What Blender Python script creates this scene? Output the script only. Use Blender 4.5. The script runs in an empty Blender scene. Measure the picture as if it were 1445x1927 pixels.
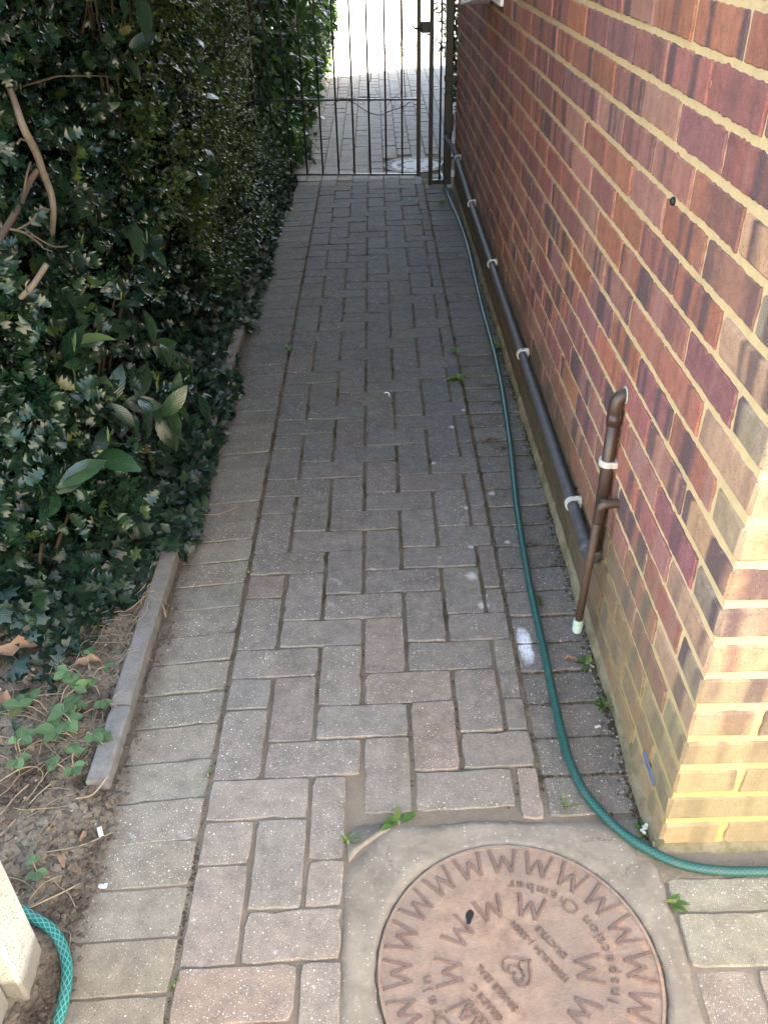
import bpy, math, random
import numpy as np
from mathutils import Vector, Matrix, noise as mn
R = random.Random(7)
rng = np.random.default_rng(11)
scene = bpy.context.scene
C = scene.collection

# ------------------------------------------------------------------ helpers
class MB:
    """collects vertices / faces for one mesh"""
    def __init__(s):
        s.v = []; s.f = []; s.mi = []; s.col = []; s.aux = []; s.uv = []
    def add(s, verts, faces, mi=0, col=(1, 1, 1), aux=0.0, uv=None):
        o = len(s.v)
        s.v.extend(verts)
        s.f.extend([tuple(i + o for i in f) for f in faces])
        s.mi.extend([mi] * len(faces))
        s.col.extend([col] * len(verts)); s.aux.extend([aux] * len(verts))
        s.uv.extend(uv if uv else [(0, 0)] * len(verts))
    def box(s, a, b, mi=0, col=(1, 1, 1), aux=0.0):
        x0, y0, z0 = a; x1, y1, z1 = b
        v = [(x0,y0,z0),(x1,y0,z0),(x1,y1,z0),(x0,y1,z0),(x0,y0,z1),(x1,y0,z1),(x1,y1,z1),(x0,y1,z1)]
        s.add(v, [(0,3,2,1),(4,5,6,7),(0,1,5,4),(1,2,6,5),(2,3,7,6),(3,0,4,7)], mi, col, aux)
    def bbox(s, a, b, bev=.004, mi=0, col=(1, 1, 1), aux=0.0, jit=0.0):
        """box with chamfered edges"""
        x0, y0, z0 = a; x1, y1, z1 = b
        c = ((x0+x1)/2, (y0+y1)/2, (z0+z1)/2); h = ((x1-x0)/2, (y1-y0)/2, (z1-z0)/2)
        v = []; idx = {}
        for sx in (-1, 1):
            for sy in (-1, 1):
                for sz in (-1, 1):
                    for k in range(3):
                        d = [h[0], h[1], h[2]]
                        for q in range(3):
                            if q != k: d[q] -= bev
                        idx[(sx, sy, sz, k)] = len(v)
                        v.append(tuple(c[q] + (sx, sy, sz)[q] * d[q] + R.uniform(-jit, jit) for q in range(3)))
        f = []
        I = lambda *a: idx[a]
        for sx in (-1, 1): f.append(tuple(I(sx, a, b, 0) for a, b in ((-1,-1),(1,-1),(1,1),(-1,1))))
        for sy in (-1, 1): f.append(tuple(I(a, sy, b, 1) for a, b in ((-1,-1),(-1,1),(1,1),(1,-1))))
        for sz in (-1, 1): f.append(tuple(I(a, b, sz, 2) for a, b in ((-1,-1),(1,-1),(1,1),(-1,1))))
        for sx in (-1, 1):
            for sy in (-1, 1): f.append((I(sx,sy,-1,0), I(sx,sy,1,0), I(sx,sy,1,1), I(sx,sy,-1,1)))
            for sz in (-1, 1): f.append((I(sx,-1,sz,0), I(sx,1,sz,0), I(sx,1,sz,2), I(sx,-1,sz,2)))
        for sy in (-1, 1):
            for sz in (-1, 1): f.append((I(-1,sy,sz,1), I(1,sy,sz,1), I(1,sy,sz,2), I(-1,sy,sz,2)))
        for sx in (-1, 1):
            for sy in (-1, 1):
                for sz in (-1, 1): f.append((I(sx,sy,sz,0), I(sx,sy,sz,1), I(sx,sy,sz,2)))
        s.add(v, f, mi, col, aux)
    def tube(s, pts, r, n=10, mi=0, col=(1, 1, 1), cap=True, sub=0, aux=0.0):
        pts = [Vector(p) for p in pts]
        rs = list(r) if isinstance(r, (list, tuple)) else [r] * len(pts)
        if sub: pts, rs = spline(pts, rs, sub)
        L = 0; v = []; uv = []
        t0 = (pts[1] - pts[0]).normalized()
        up = Vector((0, 0, 1)) if abs(t0.z) < .9 else Vector((1, 0, 0))
        nrm = (up - t0 * up.dot(t0)).normalized()
        for i, p in enumerate(pts):
            t = (pts[min(i+1, len(pts)-1)] - pts[max(i-1, 0)])
            t = t.normalized() if t.length > 1e-9 else t0
            nrm = nrm - t * nrm.dot(t)
            if nrm.length < 1e-6: nrm = t.orthogonal()
            nrm.normalize(); b = t.cross(nrm)
            if i: L += (p - pts[i-1]).length
            for k in range(n):
                a = 2 * math.pi * k / n
                v.append(tuple(p + (nrm * math.cos(a) + b * math.sin(a)) * rs[i])); uv.append((k / n, L))
        f = []
        for i in range(len(pts) - 1):
            for k in range(n):
                k2 = (k + 1) % n
                f.append((i*n+k, i*n+k2, (i+1)*n+k2, (i+1)*n+k))
        if cap:
            f.append(tuple(range(n-1, -1, -1))); f.append(tuple((len(pts)-1)*n + k for k in range(n)))
        s.add(v, f, mi, col, aux, uv)
    def disc(s, c, r0, r1, z0, z1, n=48, mi=0, col=(1, 1, 1)):
        """ring / disc prism, r0 inner (0 = solid)"""
        v = []; f = []
        for r, z in ((r1, z0), (r1, z1)):
            for k in range(n):
                a = 2*math.pi*k/n; v.append((c[0]+r*math.cos(a), c[1]+r*math.sin(a), z))
        for k in range(n):
            k2 = (k+1) % n; f.append((k, k2, n+k2, n+k))
        if r0 <= 0: f.append(tuple(range(n, 2*n)))
        else:
            for r, z in ((r0, z1), (r0, z0)):
                for k in range(n):
                    a = 2*math.pi*k/n; v.append((c[0]+r*math.cos(a), c[1]+r*math.sin(a), z))
            for k in range(n):
                k2 = (k+1) % n
                f.append((n+k, n+k2, 2*n+k2, 2*n+k)); f.append((2*n+k, 2*n+k2, 3*n+k2, 3*n+k))
        s.add(v, f, mi, col)
    def build(s, name, mats, parent=None, smooth=False, loc=None):
        me = bpy.data.meshes.new(name)
        v = s.v
        if loc is not None: v = [(a[0]-loc[0], a[1]-loc[1], a[2]-loc[2]) for a in v]
        me.from_pydata(v, [], s.f)
        mats = mats if isinstance(mats, (list, tuple)) else [mats]
        for m in mats: me.materials.append(m)
        me.polygons.foreach_set('material_index', s.mi)
        me.polygons.foreach_set('use_smooth', [smooth] * len(s.f))
        ca = me.attributes.new('Col', 'FLOAT_COLOR', 'POINT')
        ca.data.foreach_set('color', np.array([tuple(c) + (1,) for c in s.col], dtype=np.float32).ravel())
        fa = me.attributes.new('aux', 'FLOAT', 'POINT')
        fa.data.foreach_set('value', np.array(s.aux, dtype=np.float32))
        if any(u != (0, 0) for u in s.uv[:50]):
            ul = me.uv_layers.new(name='UVMap')
            li = np.zeros(len(me.loops), dtype=np.int32); me.loops.foreach_get('vertex_index', li)
            uvs = np.array(s.uv, dtype=np.float32)[li]
            # unwrap the seam
            st = np.zeros(len(me.polygons), np.int32); tt = np.zeros(len(me.polygons), np.int32)
            me.polygons.foreach_get('loop_start', st); me.polygons.foreach_get('loop_total', tt)
            for a, n in zip(st, tt):
                if n == 4:
                    q = uvs[a:a+4, 0]
                    if q.max() - q.min() > .5: uvs[a:a+4, 0] = np.where(q < .3, q + 1, q)
            ul.data.foreach_set('uv', uvs.ravel())
        me.update()
        o = bpy.data.objects.new(name, me); C.objects.link(o)
        if parent is not None:
            o.parent = parent
            if loc is None: o.matrix_parent_inverse = Matrix.Translation(-Vector(parent.location))
        if loc is not None and parent is None: o.location = loc
        return o

def spline(pts, rs, sub):
    P = []; Q = []
    n = len(pts)
    for i in range(n - 1):
        p0 = pts[max(i-1, 0)]; p1 = pts[i]; p2 = pts[i+1]; p3 = pts[min(i+2, n-1)]
        for k in range(sub):
            t = k / sub
            P.append(.5*((2*p1)+(-p0+p2)*t+(2*p0-5*p1+4*p2-p3)*t*t+(-p0+3*p1-3*p2+p3)*t**3))
            Q.append(rs[i] + (rs[i+1]-rs[i])*t)
    P.append(pts[-1]); Q.append(rs[-1])
    return P, Q

def tag(o, label=None, cat=None, group=None, kind=None):
    if label: o['label'] = label
    if cat: o['category'] = cat
    if group: o['group'] = group
    if kind: o['kind'] = kind
    return o
def thing(name, label, cat, loc=(0, 0, 0), group=None):
    o = bpy.data.objects.new(name, None); C.objects.link(o); o.location = loc
    o.empty_display_size = .1
    return tag(o, label, cat, group)
def dup(root, loc=None, rotz=None, scale=None, label=None):
    r = root.copy(); C.objects.link(r)
    if loc is not None: r.location = loc
    if rotz is not None: r.rotation_euler = (r.rotation_euler[0], r.rotation_euler[1], rotz)
    if scale is not None: r.scale = (scale,) * 3
    if label: r['label'] = label
    for ch in root.children:
        c = ch.copy(); C.objects.link(c); c.parent = r; c.matrix_parent_inverse = ch.matrix_parent_inverse.copy()
        for g in ch.children:
            d = g.copy(); C.objects.link(d); d.parent = c; d.matrix_parent_inverse = g.matrix_parent_inverse.copy()
    return r

# ------------------------------------------------------------------ materials
class NT:
    def __init__(s, name):
        s.m = bpy.data.materials.new(name); s.m.use_nodes = True
        s.t = s.m.node_tree; s.n = s.t.nodes; s.l = s.t.links
        s.p = s.n['Principled BSDF']
        s.out = s.n['Material Output']
        s.pos = None
    def node(s, t, **kw):
        n = s.n.new(t)
        for k, v in kw.items(): setattr(n, k, v)
        return n
    def put(s, inp, v):
        if hasattr(v, 'is_linked') or isinstance(v, bpy.types.NodeSocket): s.l.new(v, inp)
        else:
            if isinstance(v, (tuple, list)) and len(v) == 3 and inp.type == 'RGBA': v = tuple(v) + (1,)
            inp.default_value = v
    def P(s):
        if s.pos is None: s.pos = s.node('ShaderNodeNewGeometry').outputs['Position']
        return s.pos
    def attr(s, name, out='Color'):
        return s.node('ShaderNodeAttribute', attribute_name=name).outputs[out]
    def noise(s, scale, detail=4, rough=.55, vec=None, dist=0.0, out='Fac'):
        n = s.node('ShaderNodeTexNoise')
        s.put(n.inputs['Vector'], vec if vec is not None else s.P())
        n.inputs['Scale'].default_value = scale; n.inputs['Detail'].default_value = detail
        n.inputs['Roughness'].default_value = rough; n.inputs['Distortion'].default_value = dist
        return n.outputs[out]
    def voro(s, scale, vec=None, feature='F1', out='Distance', rnd=1.0):
        n = s.node('ShaderNodeTexVoronoi', feature=feature)
        s.put(n.inputs['Vector'], vec if vec is not None else s.P())
        n.inputs['Scale'].default_value = scale; n.inputs['Randomness'].default_value = rnd
        return n.outputs[out]
    def ramp(s, fac, stops):
        n = s.node('ShaderNodeValToRGB'); s.put(n.inputs['Fac'], fac)
        e = n.color_ramp.elements
        while len(e) < len(stops): e.new(.5)
        for q, (p, c) in zip(e, stops):
            q.position = p; q.color = (c, c, c, 1) if isinstance(c, (int, float)) else tuple(c) + (1,)
        return n.outputs['Color']
    def mix(s, fac, a, b, mode='MIX'):
        n = s.node('ShaderNodeMix', data_type='RGBA', blend_type=mode)
        s.put(n.inputs[0], fac); s.put(n.inputs[6], a); s.put(n.inputs[7], b)
        return n.outputs[2]
    def math(s, op, a, b=0.0, c=0.0):
        n = s.node('ShaderNodeMath', operation=op)
        s.put(n.inputs[0], a); s.put(n.inputs[1], b); s.put(n.inputs[2], c)
        return n.outputs[0]
    def vmul(s, v, k):
        n = s.node('ShaderNodeVectorMath', operation='MULTIPLY'); s.put(n.inputs[0], v); s.put(n.inputs[1], k)
        return n.outputs[0]
    def sep(s, v):
        n = s.node('ShaderNodeSeparateXYZ'); s.put(n.inputs[0], v); return n.outputs
    def comb(s, x, y, z):
        n = s.node('ShaderNodeCombineXYZ'); s.put(n.inputs[0], x); s.put(n.inputs[1], y); s.put(n.inputs[2], z)
        return n.outputs[0]
    def bump(s, h, strength=.5, dist=.002, nrm=None):
        n = s.node('ShaderNodeBump'); s.put(n.inputs['Height'], h)
        n.inputs['Strength'].default_value = strength; n.inputs['Distance'].default_value = dist
        if nrm is not None: s.put(n.inputs['Normal'], nrm)
        return n.outputs['Normal']
    def done(s, col, rough=.85, nrm=None, spec=.3, metal=0.0):
        s.put(s.p.inputs['Base Color'], col); s.put(s.p.inputs['Roughness'], rough)
        s.put(s.p.inputs['Specular IOR Level'], spec); s.put(s.p.inputs['Metallic'], metal)
        if nrm is not None: s.put(s.p.inputs['Normal'], nrm)
        return s.m

def m_simple(name, col, rough=.6, nscale=60, var=.25, bump=.2, bd=.001, spec=.4, metal=0.0):
    t = NT(name)
    n = t.noise(nscale, 5)
    c = t.mix(n, tuple(x*(1-var) for x in col), tuple(min(1, x*(1+var)) for x in col))
    return t.done(c, rough, t.bump(t.noise(nscale*6, 3), bump, bd), spec, metal)

def m_paver():
    t = NT('concrete_paver')
    col = t.attr('Col')
    big = t.noise(3.1, 4, .6); mid = t.noise(26, 6, .65); fine = t.noise(420, 3, .7)
    c = t.mix(t.ramp(mid, [(.3, 0.0), (.75, 1.0)]), t.mix(1.0, col, (.74, .74, .76), 'MULTIPLY'), t.mix(1.0, col, (1.2, 1.18, 1.14), 'MULTIPLY'))
    c = t.mix(t.ramp(fine, [(.35, .55), (.7, 0.0)]), c, t.mix(1.0, c, (.52, .5, .48), 'MULTIPLY'))
    # exposed pale aggregate: two sizes of chips
    for sc, th, share, cc in ((170, .24, .70, (.62, .56, .47)), (330, .30, .60, (.52, .46, .38)), (95, .18, .84, (.74, .69, .60))):
        v = t.node('ShaderNodeTexVoronoi'); t.put(v.inputs['Vector'], t.P()); v.inputs['Scale'].default_value = sc
        d = t.ramp(v.outputs['Distance'], [(th*.7, 1.0), (th, 0.0)])
        rsel = t.ramp(t.sep(v.outputs['Color'])[0], [(share, 0.0), (share + .02, 1.0)])
        c = t.mix(t.math('MULTIPLY', t.math('MULTIPLY', d, rsel), t.ramp(t.math('ADD', t.math('MULTIPLY', t.attr('aux', 'Fac'), .5), t.math('MULTIPLY', t.noise(11, 3), .6)), [(.2, .25), (.75, .85)])), c, cc)
    # dark grit chips
    v = t.node('ShaderNodeTexVoronoi'); t.put(v.inputs['Vector'], t.P()); v.inputs['Scale'].default_value = 240
    d = t.ramp(v.outputs['Distance'], [(.2, 1.0), (.3, 0.0)])
    rsel = t.ramp(t.sep(v.outputs['Color'])[1], [(.8, 0.0), (.82, 1.0)])
    c = t.mix(t.math('MULTIPLY', t.math('MULTIPLY', d, rsel), .7), c, (.06, .055, .05))
    # lichen / mineral blooms
    xyz = t.sep(t.P())
    rightish = t.ramp(xyz[0], [(.40, 0.0), (.62, 1.0)])
    blo = t.ramp(t.noise(17, 3, .5, dist=.4), [(.66, 0.0), (.72, 1.0)])
    brk = t.ramp(t.noise(90, 4, .7), [(.45, 0.0), (.6, 1.0)])
    c = t.mix(t.math('MULTIPLY', t.math('MULTIPLY', blo, brk), .32), c, (.5, .5, .48))
    # grime stains
    gr = t.ramp(t.noise(6.5, 5, .7, dist=.6), [(.5, 0.0), (.72, 1.0)])
    c = t.mix(t.math('MULTIPLY', gr, .5), c, t.mix(1.0, c, (.52, .48, .42), 'MULTIPLY'))
    # greenish algae film
    al = t.ramp(t.noise(2.3, 4, .6), [(.5, 0.0), (.75, 1.0)])
    fa = t.ramp(t.math('MULTIPLY', t.sep(t.P())[1], .2), [(.25, .0), (.5, 1.0)])
    c = t.mix(t.math('MULTIPLY', t.math('MULTIPLY', al, fa), .3), c, (.12, .125, .095))
    # dried dirt washed from the bed over the left hand blocks and from the wall foot on the right
    dl = t.ramp(t.math('ADD', t.math('MULTIPLY', xyz[0], -1.0), t.math('MULTIPLY', t.noise(14, 5, .7), .16)), [(.585, 0.0), (.66, 1.0)])
    c = t.mix(t.math('MULTIPLY', dl, .75), c, (.075, .06, .045))
    # spilt white paint
    px = t.math('SUBTRACT', xyz[0], .333); py = t.math('SUBTRACT', xyz[1], 1.53)
    w = t.noise(55, 4, .7)
    q = t.math('ADD', t.math('ADD', t.math('POWER', t.math('ABSOLUTE', t.math('DIVIDE', px, .021)), 3.0), t.math('POWER', t.math('ABSOLUTE', t.math('DIVIDE', py, .078)), 3.0)), t.math('MULTIPLY', t.math('ADD', w, t.noise(22, 3)), 1.0))
    pm = t.ramp(t.math('MULTIPLY', q, .5), [(.50, 1.0), (.85, 0.0)])
    sp = t.ramp(t.noise(260, 3, .7), [(.36, .35), (.52, 1.0)])
    c = t.mix(t.math('MULTIPLY', t.math('MULTIPLY', pm, sp), .92), c, (.66, .68, .74))
    for (sx, sy, rr) in ((.247, 1.678, .02), (.228, 1.80, .022), (.255, 1.72, .012), (.24, 1.93, .014), (.245, 2.12, .012), (.345, 1.95, .012), (.33, 2.2, .014), (.24, 2.62, .015), (.29, 2.74, .012), (.16, 2.38, .012)):
        dx = t.math('SUBTRACT', xyz[0], sx); dy = t.math('SUBTRACT', xyz[1], sy)
        dd = t.math('SQRT', t.math('ADD', t.math('MULTIPLY', dx, dx), t.math('MULTIPLY', dy, dy)))
        mk = t.ramp(t.math('ADD', t.math('DIVIDE', dd, rr*2.2), t.math('MULTIPLY', t.noise(80, 4, .7), .6)), [(.45, 1.0), (.7, 0.0)])
        c = t.mix(t.math('MULTIPLY', mk, .55), c, (.55, .55, .53))
    h = t.math('ADD', t.math('MULTIPLY', t.noise(160, 5, .7), .7), t.math('MULTIPLY', t.noise(30, 4), .6))
    return t.done(c, .88, t.bump(h, .55, .003), .25)

def m_bed():
    t = NT('joint_sand')
    a = t.noise(40, 6, .7); b = t.noise(7, 4)
    c = t.mix(a, (.07, .055, .04), (.17, .135, .10))
    c = t.mix(t.ramp(b, [(.5, 0.0), (.62, 1.0)]), c, t.mix(t.noise(120, 3), (.035, .04, .02), (.08, .06, .04)))
    # clean pale sand near the door, mossy further along
    y = t.sep(t.P())[1]
    k = t.ramp(t.math('ADD', t.math('MULTIPLY', y, .25), t.math('MULTIPLY', t.noise(5, 3), .35)), [(.38, 1.0), (.62, 0.0)])
    c = t.mix(t.math('MULTIPLY', k, .75), c, t.mix(a, (.15, .12, .092), (.27, .22, .165)))
    return t.done(c, .95, t.bump(t.noise(220, 4, .7), .8, .004), .1)

def m_brick():
    t = NT('rustic_brick')
    col = t.attr('Col'); bid = t.attr('aux', 'Fac')
    xyz = t.sep(t.P())
    al = t.math('ADD', xyz[0], xyz[1])
    w = t.noise(30, 3)
    bands = t.noise(1.0, 1, .4, vec=t.comb(t.math('MULTIPLY', al, 19.0), t.math('MULTIPLY', bid, 97.0), t.math('MULTIPLY', w, .35)))
    dk = t.ramp(bands, [(.49, 0.0), (.60, 1.0)])
    grain = t.noise(210, 4, .7); mott = t.noise(38, 6, .7)
    c = t.mix(t.ramp(mott, [(.3, 0.0), (.7, 1.0)]), t.mix(1.0, col, (.75, .72, .74), 'MULTIPLY'), t.mix(1.0, col, (1.25, 1.2, 1.12), 'MULTIPLY'))
    dark = t.mix(t.noise(60, 4), (.070, .050, .056), (.145, .088, .088))
    strength = t.math('FRACT', t.math('MULTIPLY', bid, 31.7))
    c = t.mix(t.math('MULTIPLY', dk, t.ramp(strength, [(.10, .15), (.6, .92)])), c, dark)
    lt = t.ramp(bands, [(.30, 1.0), (.40, 0.0)])
    c = t.mix(t.math('MULTIPLY', lt, .35), c, (.36, .22, .18))
    # lime bloom streaks and sand grains
    bl = t.ramp(t.noise(1.0, 4, .7, vec=t.comb(t.math('MULTIPLY', al, 60), t.math('MULTIPLY', xyz[2], 14), bid)), [(.64, 0.0), (.76, 1.0)])
    c = t.mix(t.math('MULTIPLY', bl, .30), c, (.5, .36, .29))
    c = t.mix(t.ramp(grain, [(.58, 0.0), (.78, .5)]), c, (.45, .33, .26))
    c = t.mix(t.ramp(grain, [(.22, .8), (.37, 0.0)]), c, (.05, .036, .034))
    pit = t.voro(150); c = t.mix(t.ramp(pit, [(.10, .75), (.2, 0.0)]), c, (.045, .035, .032))
    # algae / splash stain on the lowest courses
    zz = t.math('ADD', xyz[2], t.math('MULTIPLY', t.noise(7, 5, .65), -.42))
    st = t.ramp(zz, [(.02, 1.0), (.26, 0.0)])
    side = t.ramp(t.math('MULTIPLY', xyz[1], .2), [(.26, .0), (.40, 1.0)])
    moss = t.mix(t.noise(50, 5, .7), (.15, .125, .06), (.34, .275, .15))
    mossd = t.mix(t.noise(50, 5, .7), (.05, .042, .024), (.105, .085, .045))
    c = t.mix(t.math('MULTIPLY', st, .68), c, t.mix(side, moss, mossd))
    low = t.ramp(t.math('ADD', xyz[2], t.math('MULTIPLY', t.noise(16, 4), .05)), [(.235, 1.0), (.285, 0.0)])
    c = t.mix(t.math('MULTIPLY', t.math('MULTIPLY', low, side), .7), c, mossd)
    h = t.math('ADD', t.math('MULTIPLY', grain, .6), t.math('MULTIPLY', t.noise(60, 5, .7), .8))
    return t.done(c, .87, t.bump(h, .9, .004), .25)

def m_mortar():
    t = NT('sand_lime_mortar')
    xyz = t.sep(t.P())
    a = t.noise(45, 6, .7); b = t.noise(300, 3, .7)
    c = t.mix(a, (.50, .345, .165), (.70, .515, .285))
    c = t.mix(t.ramp(b, [(.55, 0.0), (.75, .6)]), c, (.60, .50, .34))
    c = t.mix(t.ramp(t.noise(9, 4), [(.55, 0.0), (.75, .5)]), c, (.40, .30, .17))
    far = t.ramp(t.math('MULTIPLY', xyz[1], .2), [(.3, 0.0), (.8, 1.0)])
    c = t.mix(t.math('MULTIPLY', far, .4), c, (.33, .27, .19))  # passage shade further along the wall put into the mortar colour
    zz = t.math('ADD', xyz[2], t.math('MULTIPLY', t.noise(7, 5, .65), -.42))
    st = t.ramp(zz, [(.0, 1.0), (.24, 0.0)])
    side = t.ramp(t.math('MULTIPLY', xyz[1], .2), [(.26, .0), (.40, 1.0)])
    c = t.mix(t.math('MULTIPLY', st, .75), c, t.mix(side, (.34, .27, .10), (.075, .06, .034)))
    low = t.ramp(t.math('ADD', xyz[2], t.math('MULTIPLY', t.noise(16, 4), .05)), [(.235, 1.0), (.285, 0.0)])
    c = t.mix(t.math('MULTIPLY', t.math('MULTIPLY', low, side), .75), c, (.085, .068, .04))
    return t.done(c, .92, t.bump(t.math('ADD', t.math('MULTIPLY', b, .5), a), .8, .004), .15)

def m_footing():
    t = NT('haunching_mortar')
    a = t.noise(40, 6, .7)
    c = t.mix(a, (.13, .10, .055), (.36, .30, .20))
    c = t.mix(t.ramp(t.noise(14, 5, .7), [(.45, 0.0), (.65, .8)]), c, (.10, .095, .04))
    return t.done(c, .95, t.bump(t.noise(110, 5, .7), .9, .006), .1)

def m_concrete():
    t = NT('trowelled_concrete')
    a = t.noise(9, 6, .65, dist=.4); b = t.noise(70, 5, .7)
    c = t.mix(t.ramp(a, [(.3, 0.0), (.72, 1.0)]), (.145, .12, .09), (.265, .222, .17))
    c = t.mix(t.ramp(b, [(.55, 0.0), (.8, .6)]), c, (.38, .325, .255))
    c = t.mix(t.ramp(b, [(.2, .6), (.42, 0.0)]), c, (.11, .10, .085))
    v = t.node('ShaderNodeTexVoronoi'); t.put(v.inputs['Vector'], t.P()); v.inputs['Scale'].default_value = 150
    d = t.ramp(v.outputs['Distance'], [(.16, 1.0), (.24, 0.0)])
    rs = t.ramp(t.sep(v.outputs['Color'])[0], [(.84, 0.0), (.86, 1.0)])
    c = t.mix(t.math('MULTIPLY', t.math('MULTIPLY', d, rs), .6), c, (.6, .56, .48))
    vc = t.node('ShaderNodeTexVoronoi', feature='DISTANCE_TO_EDGE'); vc.inputs['Scale'].default_value = 5.5
    nv = t.node('ShaderNodeVectorMath', operation='ADD'); t.put(nv.inputs[0], t.P()); t.put(nv.inputs[1], t.vmul(t.noise(14, 4, .6, out='Color'), (.12, .12, .12)))
    t.put(vc.inputs['Vector'], nv.outputs[0])
    ck = t.math('MULTIPLY', t.ramp(vc.outputs['Distance'], [(.004, .55), (.014, 0.0)]), t.ramp(t.noise(4, 2), [(.5, 0.0), (.6, 1.0)]))
    c = t.mix(ck, c, (.07, .06, .05))
    return t.done(c, .9, t.bump(t.math('ADD', t.math('MULTIPLY', b, .6), a), .7, .004), .2)

def m_iron(k=1.0):
    t = NT('rusty_cast_iron')
    a = t.noise(24, 6, .7); b = t.noise(9, 4); f = t.noise(260, 3, .7)
    c = t.mix(t.ramp(a, [(.3, 0.0), (.7, 1.0)]), (.145, .094, .066), (.305, .208, .145))
    c = t.mix(t.ramp(b, [(.42, 0.0), (.7, .7)]), c, (.24, .185, .14))
    c = t.mix(t.ramp(t.noise(4.5, 4, .6), [(.45, 0.0), (.65, .6)]), c, (.15, .11, .085))
    c = t.mix(t.ramp(f, [(.55, 0.0), (.8, .6)]), c, (.34, .22, .15))
    xyz = t.sep(t.P())
    rt = t.ramp(t.math('ADD', xyz[0], t.math('MULTIPLY', xyz[1], -.2)), [(.10, 0.0), (.30, 1.0)])
    o = t.ramp(t.noise(65, 3, .6), [(.58, 0.0), (.66, 1.0)])
    c = t.mix(t.math('MULTIPLY', t.math('MULTIPLY', o, rt), .38), c, (.46, .21, .08))
    c = t.mix(t.ramp(t.noise(38, 5, .7), [(.24, .5), (.36, 0.0)]), c, (.08, .055, .05))
    if k != 1.0: c = t.mix(1.0, c, (k, k*.93, k*.97), 'MULTIPLY')
    return t.done(c, .66, t.bump(t.math('ADD', t.math('MULTIPLY', f, .5), t.math('MULTIPLY', a, 1.2)), .8, .003), .35)

def m_stone():
    t = NT('pale_painted_concrete')
    a = t.noise(18, 5, .7); b = t.noise(150, 4, .7)
    c = t.mix(t.ramp(a, [(.3, 0.0), (.7, 1.0)]), (.33, .32, .28), (.50, .49, .43))
    v = t.node('ShaderNodeTexVoronoi'); t.put(v.inputs['Vector'], t.P()); v.inputs['Scale'].default_value = 190
    d = t.ramp(v.outputs['Distance'], [(.18, 1.0), (.28, 0.0)]); rs = t.ramp(t.sep(v.outputs['Color'])[0], [(.72, 0.0), (.74, 1.0)])
    c = t.mix(t.math('MULTIPLY', t.math('MULTIPLY', d, rs), .8), c, (.07, .065, .06))
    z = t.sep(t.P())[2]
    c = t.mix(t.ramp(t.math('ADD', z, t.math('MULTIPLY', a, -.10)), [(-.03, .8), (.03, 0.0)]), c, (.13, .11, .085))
    return t.done(c, .9, t.bump(b, .7, .003), .2)

def m_soil():
    t = NT('garden_soil')
    a = t.noise(35, 8, .72); b = t.noise(5, 4)
    c = t.mix(t.ramp(a, [(.3, 0.0), (.7, 1.0)]), (.05, .038, .028), (.16, .122, .088))
    c = t.mix(t.ramp(b, [(.40, 0.0), (.60, .85)]), c, (.25, .205, .15))
    c = t.mix(t.ramp(t.noise(150, 4, .7), [(.62, 0.0), (.8, .7)]), c, (.24, .2, .15))
    return t.done(c, .95, t.bump(t.math('ADD', t.noise(60, 6, .75), t.math('MULTIPLY', t.noise(18, 4), 1.4)), 1.0, .012), .1)

def m_leaf(name, lo, hi, new, rough=.35, trans=.22, spec=.5, vein=0.0, newshare=.9, back=None):
    t = NT(name)
    r = t.attr('rnd', 'Fac')
    c = t.mix(r, lo, hi)
    c = t.mix(t.ramp(r, [(newshare, 0.0), (min(.999, newshare + .04), 1.0)]), c, new)
    n = t.noise(60, 4, .6)
    c = t.mix(t.ramp(n, [(.3, .3), (.7, 0.0)]), c, t.mix(1.0, c, (.55, .6, .55), 'MULTIPLY'))
    yel = t.ramp(t.math('FRACT', t.math('MULTIPLY', r, 57.3)), [(.994, 0.0), (.996, 1.0)])
    c = t.mix(yel, c, (.075, .07, .02))
    uvn = t.attr('luv', 'Vector')
    su = t.sep(uvn)
    bumpn = None
    if vein:
        # ribs: midrib + side veins in the leaf's own coordinates
        au = t.math('ABSOLUTE', su[0])
        mid = t.ramp(au, [(.03, 1.0), (.09, 0.0)])
        s2 = t.math('SINE', t.math('MULTIPLY', t.math('SUBTRACT', su[1], t.math('MULTIPLY', au, .35)), 52.0))
        side = t.ramp(t.math('MULTIPLY_ADD', s2, .5, .5), [(.80, 0.0), (.98, 1.0)])
        vv = t.math('MAXIMUM', mid, t.math('MULTIPLY', side, .6))
        c = t.mix(t.math('MULTIPLY', vv, vein), c, tuple(min(1, h*2.3 + .02) for h in hi))
        bumpn = t.bump(t.math('MULTIPLY', s2, 1.0), .35, .0006)
    geo = t.node('ShaderNodeNewGeometry')
    if back: c = t.mix(geo.outputs['Backfacing'], c, back)
    t.done(c, rough, bumpn, spec)
    tr = t.node('ShaderNodeBsdfTranslucent'); t.put(tr.inputs['Color'], t.mix(1.0, c, (1.5, 1.7, .7), 'MULTIPLY'))
    ms = t.node('ShaderNodeMixShader'); ms.inputs[0].default_value = trans
    t.l.new(t.p.outputs[0], ms.inputs[1]); t.l.new(tr.outputs[0], ms.inputs[2]); t.l.new(ms.outputs[0], t.out.inputs['Surface'])
    return t.m

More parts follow.
